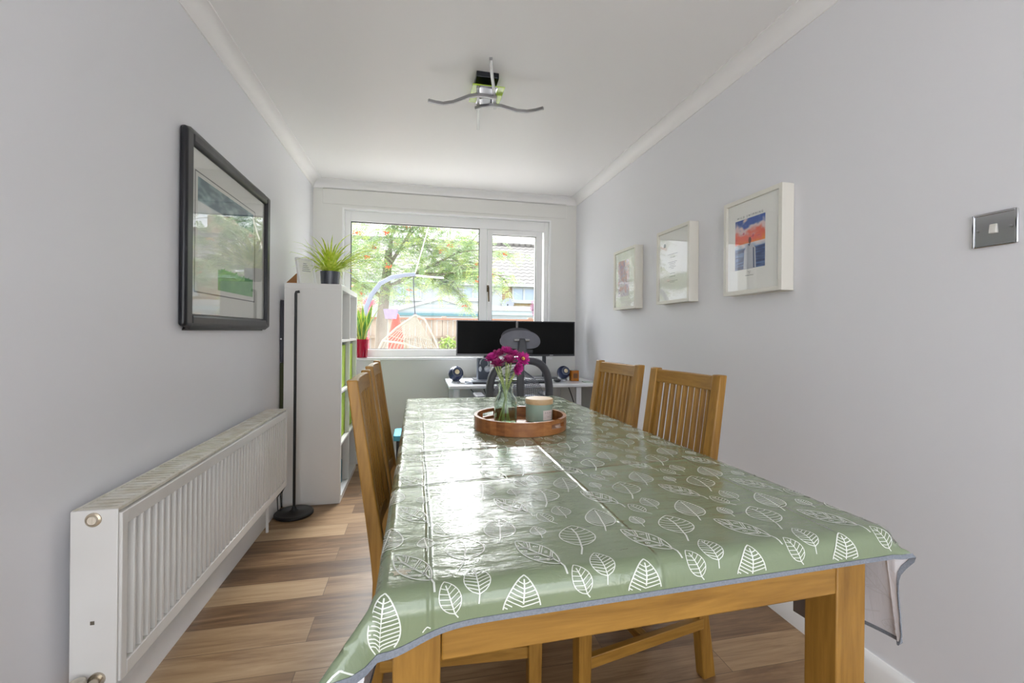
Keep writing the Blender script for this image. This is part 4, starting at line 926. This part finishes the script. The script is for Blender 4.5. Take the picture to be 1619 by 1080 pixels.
b.add(vs, [(i*(n_+1)+j, (i+1)*(n_+1)+j, (i+1)*(n_+1)+j+1, i*(n_+1)+j+1) for i in range(n_) for j in range(n_)])
# woven back: open mesh drawn as strands
bb_ = MB()
for j in range(26):
    v_ = .02+j/26*.93; wd = .185*min(1,(1.03-v_**4)); bb_.tube([(.688+u*wd, 3.0+.024*(1-u*u), .57+v_*.35*(1-.12*u*u)) for u in (-1,-.6,-.2,.2,.6,1)], .0024, 4)
for i in range(24):
    u = -.96+i/23*1.92; bb_.tube([(.688+u*.185*min(1,(1.03-v_**4)), 3.0+.024*(1-u*u), .57+v_*.35*(1-.12*u*u)) for v_ in (.02,.25,.5,.75,.93)], .0016, 4)
bb_.build('back_mesh', M_mesh, oc)
MB().box(.663, .712, 2.925, 2.955, .50, .93).build('spine', M_oc, oc, bevel=.006)
R_ = Matrix.Rotation(PI/2, 3, 'X')
MB().lathe((.690,2.932,.925), [(0,-.005),(.034,-.005),(.034,.004),(.028,.008),(0,.008)], 24, R=R_ @ Matrix.Diagonal((1,.5,1))).build('badge_surround', M_dark, oc)
MB().lathe((.690,2.924,.925), [(0,0),(.020,0),(.018,.004),(0,.005)], 20, R=R_ @ Matrix.Diagonal((1,.5,1))).build('badge', M_steel, oc)
MB().box(.680, .694, 2.919, 2.925, .876, .890).build('back_button', mat('light_button', (200,202,208), .4), oc, bevel=.002)
hd = MB(); Rh = Matrix.Rotation(math.radians(-20), 3, 'X')
def shell(c, rx, rz, th, bow, R, n=16):
    b = MB(); vs = []
    for sgn in (0, 1):
        for j in range(9):
            rr = j/8
            for i in range(32):
                a_ = 2*PI*i/32; x = rx*rr*math.copysign(abs(math.cos(a_))**.85, math.cos(a_)); z = rz*rr*math.copysign(abs(math.sin(a_))**.9, math.sin(a_))
                y = bow*(x/rx)**2 + (th if sgn else 0)*(1-rr**4*.6); vs.append(Vector(c)+R@Vector((x,y,z)))
    fs = []
    for sgn in (0,1):
        o_ = sgn*9*32
        for j in range(8):
            for i in range(32):
                k = (i+1)%32; q = (o_+j*32+i, o_+j*32+k, o_+(j+1)*32+k, o_+(j+1)*32+i); fs.append(q if sgn else q[::-1])
    for i in range(32): k = (i+1)%32; fs.append((8*32+i, 8*32+k, 9*32+8*32+k, 9*32+8*32+i))
    return b.add(vs, fs)
shell((.693, 2.94, 1.088), .142, .066, .035, .035, Rh).build('headrest', noisy('headrest_shell', (104,105,116), (122,123,134), (8,8,8), .35), oc, ang=80)
shell((.683, 2.985, 1.118), .115, .052, .03, .03, Rh).build('headrest_pad', M_oc, oc, ang=80)
b = MB(); b.tube([(.640,2.925,1.082),(.745,2.925,1.082)], .009, 12); b.build('headrest_bar', M_steel, oc)
b = MB(); b.hexa([(.655,2.90,.985),(.73,2.90,.985),(.73,2.945,.985),(.655,2.945,.985),(.672,2.91,1.095),(.715,2.91,1.095),(.715,2.94,1.095),(.672,2.94,1.095)]); b.hexa([(.668,2.91,.92),(.712,2.91,.92),(.712,2.95,.92),(.668,2.95,.92),(.668,2.905,1.0),(.712,2.905,1.0),(.712,2.945,1.0),(.668,2.945,1.0)]); b.build('headrest_bracket', M_oc, oc, bevel=.01)
b = MB(); b.tube([(.64,2.92,1.005),(.765,2.92,1.005)], .011, 12); b.build('headrest_knob', M_dark, oc)
MB().prism(rrect(.46, .93, 3.0, 3.42, .08), 'z', .44, .52).build('seat', M_mesh, oc, bevel=.02)
MB().box(.60, .78, 3.05, 3.3, .38, .44).build('seat_mechanism', M_dark, oc, bevel=.01)
MB().tube([(.69,3.17,.10),(.69,3.17,.39)], .025, 14).build('gas_column', M_dark, oc)
for i in range(5):
    a_ = 2*PI*i/5+.3; ex, ey = .69+.26*math.cos(a_), 3.17+.26*math.sin(a_)
    lg_ = MB().tube([(.69,3.17,.11),(ex,ey,.085)], [.026,.016], 8).build('base_leg', M_dark, oc)
    MB().ell((ex,ey,.031), (.028,.028,.030)).build('castor', M_black, lg_)
for s_ in (-1,1):
    x = .69+s_*.25
    MB().tube([(.69+s_*.2,3.2,.45),(x,3.2,.47),(x,3.2,.66)], .018, 10).build('arm_post', M_dark, oc)
    MB().prism(rrect(x-.035,x+.035,3.08,3.31,.03), 'z', .66, .685).build('arm_pad', M_oc, oc, bevel=.008)
b = MB(); b.ell((.83,3.2,.60), (.10,.09,.075), 20, 12); b.ell((.63,3.22,.58), (.13,.10,.055), 20, 12)
tag(b.build('cushion', noisy('grey_cushion', (150,154,166), (176,180,190), (30,30,30), .9)), 'light grey cushions piled on the seat of the office chair', 'cushion')
st_ = thing('step_stool', 'light blue topped stool glimpsed between the left chairs and the table', 'stool', (-.03, 3.3, 0))
MB().prism(rrect(-.16,.14,3.2,3.45,.02), 'z', .365, .402).build('stool_top', mat('sky_blue', (84,178,206), .4), st_, bevel=.004)
for x, y in ((-.14,3.22),(.11,3.22),(-.14,3.42),(.11,3.42)): MB().box(x, x+.02, y, y+.02, 0, .365).build('leg', M_black, st_)
# ---------------------------------------------------------------- garden and street beyond the window
GZ = -.15
M_bounce_ground = noisy('bounce_paving', (200,196,190), (216,212,206), (3,3,3), .9)  # unseen ground, made pale to bounce daylight up to the ceiling
struct(MB().box(-6, 7, 4.254, 7.2, GZ-.1, GZ).build('ground', M_bounce_ground, smooth=False)); struct(MB().box(-40, 60, 7.2, 80, GZ-.1, GZ).build('ground_3', noisy('rough_grass', (84,90,70), (108,112,88), (3,3,3), .9), smooth=False))
struct(MB().box(-6, 6, -20, YF-.151, GZ-.1, GZ).build('ground_2', noisy('paving', (190,186,180), (205,202,198), (3,3,3), .9), smooth=False))
M_fence = mat('fence_wood', (196,178,160), .8); t = NT(M_fence); wv = t.node('ShaderNodeTexWave'); wv.inputs['Scale'].default_value = 2.2; wv.inputs['Distortion'].default_value = 0; t.link(t.coords((1,1,1)), wv.inputs['Vector'])
n1 = t.noise(t.coords((9,9,1)), 1, 3); t.link(t.ramp(n1, [(.3,(146,128,112)),(.7,(178,164,150))]), t.b.inputs['Base Color'])
fe = thing('garden_fence', 'weathered timber board fence across the end of the garden', 'fence', (0, 9.5, GZ))
b = MB(); x = -9; rg = random.Random(3)
while x < 13:
    dz = rg.uniform(-.01,.01); b.box(x, x+.10, 9.5+rg.uniform(0,.006), 9.52, GZ, 1.37+dz); x += .112
b.build('boards', M_fence, fe)
for z in (.1, .98): MB().box(-9, 13, 9.45, 9.50, z, z+.05).build('rail', M_fence, fe)
MB().box(-9, 13, 9.44, 9.54, 1.37, 1.41).build('capping', mat('fence_cap', (150,110,88), .8), fe)
for i in range(12): MB().box(-9+i*1.9, -8.9+i*1.9, 9.53, 9.63, GZ, 1.45).build('post', M_fence, fe)
# gabled shed
M_clad = mat('pale_cladding', (200,212,218), .6); t = NT(M_clad); sp = t.node('ShaderNodeSeparateXYZ'); t.link(t.coords((1,1,1)), sp.inputs[0])
fz = t.math('FRACT', t.math('MULTIPLY', sp.outputs[2], 9)); t.link(t.ramp(fz, [(.0,(120,134,140)),(.14,(160,172,178)),(.9,(172,184,190))]), t.b.inputs['Base Color']); t.bump(fz, .4, .02)
sd_ = thing('garden_shed', 'pale clad gabled outbuilding behind the fence', 'shed', (.6, 13, GZ))
MB().prism([(-.6,GZ),(1.75,GZ),(1.75,1.66),(.6,1.99),(-.6,1.66)], 'y', 12.05, 15).build('walls', M_clad, sd_)
MB().box(-.62, 1.77, 12.0, 12.045, 1.54, 1.61).build('fascia_band', mat('teal_band', (80,126,136), .6), sd_)
M_wfas = mat('white_fascia', (172,174,176), .5)
for s_ in (-1, 1):
    b = MB(); b.prism([(.6,2.06),(.6+s_*1.22,1.70),(.6+s_*1.22,1.63),(.6,1.98)][::s_], 'y', 11.98, 15.1); b.build('roof_slope', M_wfas, sd_)
gr = thing('flat_roofed_garage', 'pale flat-roofed garage behind the fence, right of the gabled shed', 'garage', (4, 13, GZ))
MB().box(1.90, 7.5, 12.4, 16, GZ, 1.72).build('walls', M_clad, gr); MB().box(1.86, 7.6, 12.3, 16.1, 1.72, 1.86).build('roof', M_wfas, gr)
MB().box(1.88, 7.6, 12.34, 12.4, 1.60,1.72).build('gutter', mat('blue_grey_gutter', (170,190,200), .5), gr)
# terraced house
M_brick = mat('buff_brick', (206,184,150), .85); t = NT(M_brick); bk = t.node('ShaderNodeTexBrick'); v = t.coords((1,1,1), rot=(PI/2,0,0)); t.link(v, bk.inputs['Vector'])
bk.inputs['Scale'].default_value = 1; bk.inputs['Brick Width'].default_value = .45; bk.inputs['Row Height'].default_value = .15; bk.inputs['Mortar Size'].default_value = .012
bk.inputs['Color1'].default_value = srgb(176,156,118); bk.inputs['Color2'].default_value = srgb(156,126,92); bk.inputs['Mortar'].default_value = srgb(170,162,150); t.link(bk.outputs[0], t.b.inputs['Base Color'])
M_tile = mat('roof_tiles', (178,170,162), .8); t = NT(M_tile); sp = t.node('ShaderNodeSeparateXYZ'); t.link(t.coords((1,1,1)), sp.inputs[0])
row = t.math('FRACT', t.math('ADD', t.math('MULTIPLY', sp.outputs[1], 2.9), t.math('MULTIPLY', t.math('SINE', t.math('MULTIPLY', sp.outputs[0], 15)), .13)))
t.link(t.ramp(row, [(0,(50,47,45)),(.2,(66,62,58)),(.34,(116,112,107)),(1,(124,120,115))]), t.b.inputs['Base Color'])
ho = thing('terraced_house', 'long brick terraced house with a tiled roof across the road', 'house', (4, 28, GZ))
HX0, HX1, HY = -8, 24, 26
MB().box(HX0, HX1, HY, 34, GZ, 4.0).build('walls', M_brick, ho)
b = MB(); b.prism([(HY-.45,3.95),(30,7.15),(34.4,3.95),(34.4,3.85),(30,7.03),(HY-.45,3.85)][::-1], 'x', HX0-.2, HX1+.2); b.build('roof', M_tile, ho)
MB().box(HX0, HX1, HY-.5, HY-.38, 3.78, 3.97).build('gutter', M_wfas, ho)
MB().box(HX0-.2, HX1+.2, 29.85, 30.15, 7.08, 7.22).build('ridge_tiles', M_tile, ho)
MB().box(9.2, 10.6, 29.6, 30.4, 6.6, 7.9).build('chimney', M_brick, ho)
MB().box(-3, 4.9, HY-.06, HY, GZ, 3.9).build('white_cladding', M_wfas, ho)
M_pane = mat('far_window', (150,165,185), .1, spec=.8)
for x0, x1, z0, z1 in ((5.50,6.95,2.95,3.78),(2.55,3.75,3.0,3.8),(-1.2,.2,2.95,3.78),(9.5,11,2.95,3.78),(13,14.4,2.95,3.78),(5.5,7,.6,1.9),(10,12,.6,1.9)):
    b = MB(); ring(b, x0, x1, z0, z1, (.09,)*4, HY-.16, HY-.06); b.box((x0+x1)/2-.06, (x0+x1)/2+.06, HY-.16, HY-.06, z0+.09, z1-.09); b.box(x0-.1, x1+.1, HY-.22, HY-.06, z0-.12, z0)
    wf = b.build('window', M_wfas, ho); MB().box(x0+.09, x1-.09, HY-.10, HY-.08, z0+.09, z1-.09).build('pane', M_pane, wf)
ds = thing('satellite_dish', 'grey satellite dish fixed to the brick wall of the far house', 'satellite dish', (5.2, 25.8, 2.5))
Rd = Vector((-.3,-.85,.35)).to_track_quat('Z','Y').to_matrix()
MB().lathe((5.2,25.68,2.78), [(0,-.10),(.2,-.075),(.36,0),(.37,0),(.2,-.06),(0,-.085)], 24, R=Rd).build('dish', mat('dish_grey', (150,154,164), .5), ds)
MB().tube([(5.2,26,2.6),(5.2,25.75,2.62),(5.2,25.70,2.75)], .03, 8).build('bracket', M_dark, ds)
# rowan tree
tree = thing('rowan_tree', 'rowan tree with feathery leaves and orange-red berries filling the left of the window', 'tree', (-.53, 6.6, GZ))
M_bark = noisy('grey_bark', (112,104,94), (142,134,122), (6,6,2), .9)
MB().tube([(-.53,6.6,GZ),(-.52,6.6,.6),(-.50,6.62,1.3),(-.46,6.65,1.75),(-.42,6.7,2.3)], [.10,.085,.078,.07,.05], 12).build('trunk', M_bark, tree)
rg = random.Random(11); tips = []
def branch(p, d, L_, r_, depth):
    pts = [p]; q = p
    for k in range(6):
        d = (d + Vector((rg.uniform(-.12,.12), rg.uniform(-.12,.12), rg.uniform(-.10,.06)-.03*k*(depth>0)))).normalized(); q = q + d*L_/6; pts.append(q)
        if depth > 0 or k > 2: tips.append((q.copy(), d.copy()))
    o_ = MB().tube(pts, [r_*(1-.12*k) for k in range(7)], 6).build('branch', M_bark, tree)
    if depth < 2:
        for k in (2,3,4,5,6):
            nd = (d + Vector((rg.uniform(-.8,.8), rg.uniform(-.5,.5), rg.uniform(-.45,.45)))).normalized(); branch(pts[k], nd, L_*rg.uniform(.4,.6), r_*.45, depth+1)
for p, d, L_ in (((-.46,6.65,1.75),(.75,-.05,.35),1.35), ((-.44,6.68,2.0),(.45,.1,.85),1.1), ((-.48,6.63,1.6),(-.7,-.1,.6),1.0), ((-.42,6.7,2.2),(.1,.1,1),.9), ((-.46,6.66,1.9),(.85,-.2,.15),1.2)): branch(Vector(p), Vector(d).normalized(), L_, .03, 0)
random.seed(5)
def leaves(name, m_, frac, sd, scl=1.0):
    r2 = random.Random(sd); b = MB()
    for p, d in tips:
        if r2.random() > frac: continue
        for _ in range(r2.choice((1,2,2))):
            a_ = r2.uniform(0, 2*PI); ax = Vector((math.cos(a_), math.sin(a_)*.8, r2.uniform(-.75,.25))).normalized(); p0 = p + Vector((r2.uniform(-.05,.05),)*3)
            side = ax.cross(Vector((r2.uniform(-.4,.4),r2.uniform(-.4,.4),1))).normalized(); L_ = r2.uniform(.13,.2)*scl
            for k in range(7):
                c_ = p0 + ax*L_*(k+1)/7 + Vector((0,0,-.04*(k/7)**2))
                for s_ in (-1,1):
                    dd = (side*s_ + ax*.45).normalized()*.042*scl; wv_ = ax.cross(dd).cross(dd).normalized()*.0085*scl
                    b.add([c_, c_+dd*.5+wv_, c_+dd, c_+dd*.5-wv_], [(0,1,2,3)])
    return b.build(name, m_, tree, merge=False, smooth=False)
def leafmat(name, c1, c2):
    m_ = mat(name, c1, .6); t = NT(m_); t.link(t.ramp(t.noise(t.coords((5,5,5)),1,3), [(.35,c1),(.65,c2)]), t.b.inputs['Base Color'])
    tr = t.node('ShaderNodeBsdfTranslucent'); tr.inputs[0].default_value = srgb(*c2); mxs = t.node('ShaderNodeMixShader'); mxs.inputs[0].default_value = .22
    out = t.n['Material Output']; t.link(t.b.outputs[0], mxs.inputs[1]); t.link(tr.outputs[0], mxs.inputs[2]); t.link(mxs.outputs[0], out.inputs[0]); return m_
for i in range(900):   # the crown: denser and lower on the left, thinning to the right
    u = rg.random()**1.25; x = -.95 + 1.75*u; zt = 3.0 - .35*u; zb = 1.50 + .30*u + rg.uniform(0,.3)*(u > .5)
    z = rg.uniform(zb, zt); tips.append((Vector((x, 6.6+rg.uniform(-.55,.6), z)), Vector((rg.uniform(-1,1), 0, -.5))))
leaves('foliage', leafmat('leaf_green', (112,142,100), (158,178,136)), .95, 1); leaves('foliage', leafmat('leaf_yellow_green', (146,166,84), (180,192,118)), .4, 2)
M_berry = noisy('rowan_berries', (214,60,28), (226,92,48), (60,60,60), .4)
cand = [q for q in tips if q[0].y < 7.1]; rg.shuffle(cand)
for p, d in cand[:46]:
    b = MB()
    for k in range(16): b.ell(p+Vector((rg.gauss(0,.022), rg.gauss(0,.022), rg.gauss(-.02,.012))), .0085, 6, 4)
    b.build('berry_cluster', M_berry, tree)
# hanging rope chair on its curved stand
hs = thing('hanging_chair_stand', 'curved white tubular stand of the hanging rope chair in the garden', 'stand', (-.62, 5.55, GZ))
M_tube = mat('pale_tube', (112,118,132), .4)
pts = [(-.62,5.5,GZ),(-.66,5.5,.4),(-.655,5.5,1.0),(-.60,5.5,1.40),(-.54,5.5,1.56),(-.44,5.5,1.70),(-.30,5.5,1.78),(-.16,5.5,1.81),(-.03,5.5,1.825)]
MB().tube(pts, [.028]*7+[.026,.024], 12).build('curved_pole', M_tube, hs)
MB().tube([(-.03,5.5,1.81),(.10,5.5,1.80),(.31,5.5,1.79)], .012, 10).build('spreader_arm', M_wfas, hs)
for a_ in (0, 2.1, 4.2): MB().tube([(-.62,5.5,GZ+.02),(-.62+.5*math.cos(a_),5.5+.5*math.sin(a_),GZ+.02)], .02, 8).build('foot', M_tube, hs)
MB().tube([(-.04,5.5,1.815),(.12,5.45,2.4)], .006, 6).build('guy_rope', mat('rope', (222,216,200), .9), hs)
hc = thing('hanging_chair', 'cream rope hanging chair with a cushion in the garden', 'hanging chair', (.0, 5.5, .5))
M_rope = mat('cream_rope', (158,152,138), .9)
RT = Vector((-.03, 5.5, 1.33)); MB().tube([(-.055,5.5,1.80),(-.05,5.5,1.6),RT], .006, 6).build('chain', M_dark, hc)
MB().lathe(RT, [(.018,-.004),(.026,-.004),(.026,.004),(.018,.004),(.018,-.004)], 16, R=Matrix.Rotation(PI/2,3,'X')).build('ring', M_tube, hc)
b = MB(); L_ = [RT, Vector((-.25,5.45,1.17)), Vector((-.40,5.42,1.02)), Vector((-.62,5.4,.55))]; b.tube(L_, .012, 8); b.tube([RT, Vector((.08,5.42,1.28)), Vector((.22,5.42,1.0)), Vector((.34,5.42,.6))], .012, 8)
b.tube([Vector((-.40,5.42,1.02)), Vector((-.15,5.3,.99)), Vector((.10,5.3,.90)), Vector((.28,5.38,.82))], .012, 8); b.build('edge_rope', M_rope, hc)
b = MB()
for i in range(20):
    s_ = i/19; e = Vector((-.40,5.42,1.02)).lerp(Vector((.28,5.38,.82)), s_); b.tube([RT, e], .0045, 4)
    b.tube([e, Vector((-.62+.95*s_,5.42,.55))], .004, 4)
for s_ in (.35,.6,.8): b.tube([RT.lerp(Vector((-.40,5.42,1.02)), s_), RT.lerp(Vector((.28,5.38,.82)), s_)], .004, 4)
b.build('rope_net', M_rope, hc)
MB().ell((-.15,5.45,.60), (.36,.25,.12), 20, 12).build('cushion', mat('white_cushion', (150,147,142), .9), hc)
# red parasol parts, hanging pots and plants
b = MB(); b.lathe((-.35,7.6,GZ), [(0,0),(.10,0),(.13,.5),(.12,1.2),(.05,1.55),(0,1.6)], 14); tag(b.build('folded_parasol', noisy('coral_canvas', (190,70,60), (206,96,80), (8,8,8), .9)), 'folded coral red parasol behind the tree trunk', 'parasol')
b = MB(); b.box(-.78,-.62,6.0,6.05,GZ,1.05); tag(b.build('red_board', noisy('red_board_paint', (160,48,48), (180,76,70), (5,5,5), .8)), 'narrow red board beside the snake plant outside the window', 'board')
hpz = thing('hanging_pot', 'lilac flower pot hung on the tree trunk', 'pot', (-.33, 6.3, 1.3)); MB().lathe((-.36,6.3,1.30), [(0,0),(.075,0),(.10,.13),(.085,.13),(.07,.1),(0,.1)], 24).build('pot', mat('lilac_pot', (136,122,164), .5), hpz)
b = MB(); rg = random.Random(8)
for i in range(26):
    a_ = rg.uniform(0,2*PI); e_ = rg.uniform(.1,1.3); d_ = Vector((math.cos(a_)*math.cos(e_), math.sin(a_)*math.cos(e_), math.sin(e_))); s_ = d_.cross(Vector((0,0,1))).normalized()*.013; c_ = Vector((-.60,5.8,1.42)); b.add([c_, c_+d_*.08+s_, c_+d_*.15, c_+d_*.08-s_], [(0,1,2,3)])
b.tube([(-.60,5.8,GZ),(-.60,5.8,1.42)], .008, 6)
tag(b.build('pink_flower', noisy('pink_petals', (206,84,110), (226,140,150), (20,20,20), .7), merge=False), 'large pink-red flower behind the snake plant outside the window', 'flower')
def shrub(label, c, r, n, m_, seed, sz=.035, name='shrub'):
    t_ = thing(name, label, 'shrub', (c[0], c[1], GZ)); b = MB(); r2 = random.Random(seed)
    for i in range(n):
        u = Vector((r2.gauss(0,1), r2.gauss(0,1), r2.gauss(0,1))).normalized()*r2.uniform(.4,1); p = Vector(c)+Vector((u.x*r[0],u.y*r[1],u.z*r[2]))
        a = Vector((r2.uniform(-1,1),r2.uniform(-1,1),r2.uniform(-1,1))).normalized()*sz; bb = a.cross(Vector((r2.uniform(-1,1),r2.uniform(-1,1),1))).normalized()*sz*.5
        b.add([p-a, p+bb, p+a, p-bb], [(0,1,2,3)])
    b.build('foliage', m_, t_, merge=False, smooth=False); MB().tube([(c[0],c[1],GZ),(c[0],c[1],c[2])], .02, 6).build('stem', M_bark, t_); return t_
shrub('purple-leaved shrub at the right edge of the window', (2.45,9.0,1.62), (.16,.16,.20), 300, leafmat('purple_leaf', (110,70,100), (170,130,150)), 5)
shrub('small bright green shrub against the fence left of the monitors', (.62,9.2,.85), (.20,.12,.20), 300, leafmat('fresh_leaf', (150,186,90), (190,210,130)), 6)
shrub('low green shrub at the foot of the fence under the hanging chair', (-.4,8.6,.55), (.5,.3,.3), 700, leafmat('border_leaf', (120,150,70), (186,196,110)), 7)
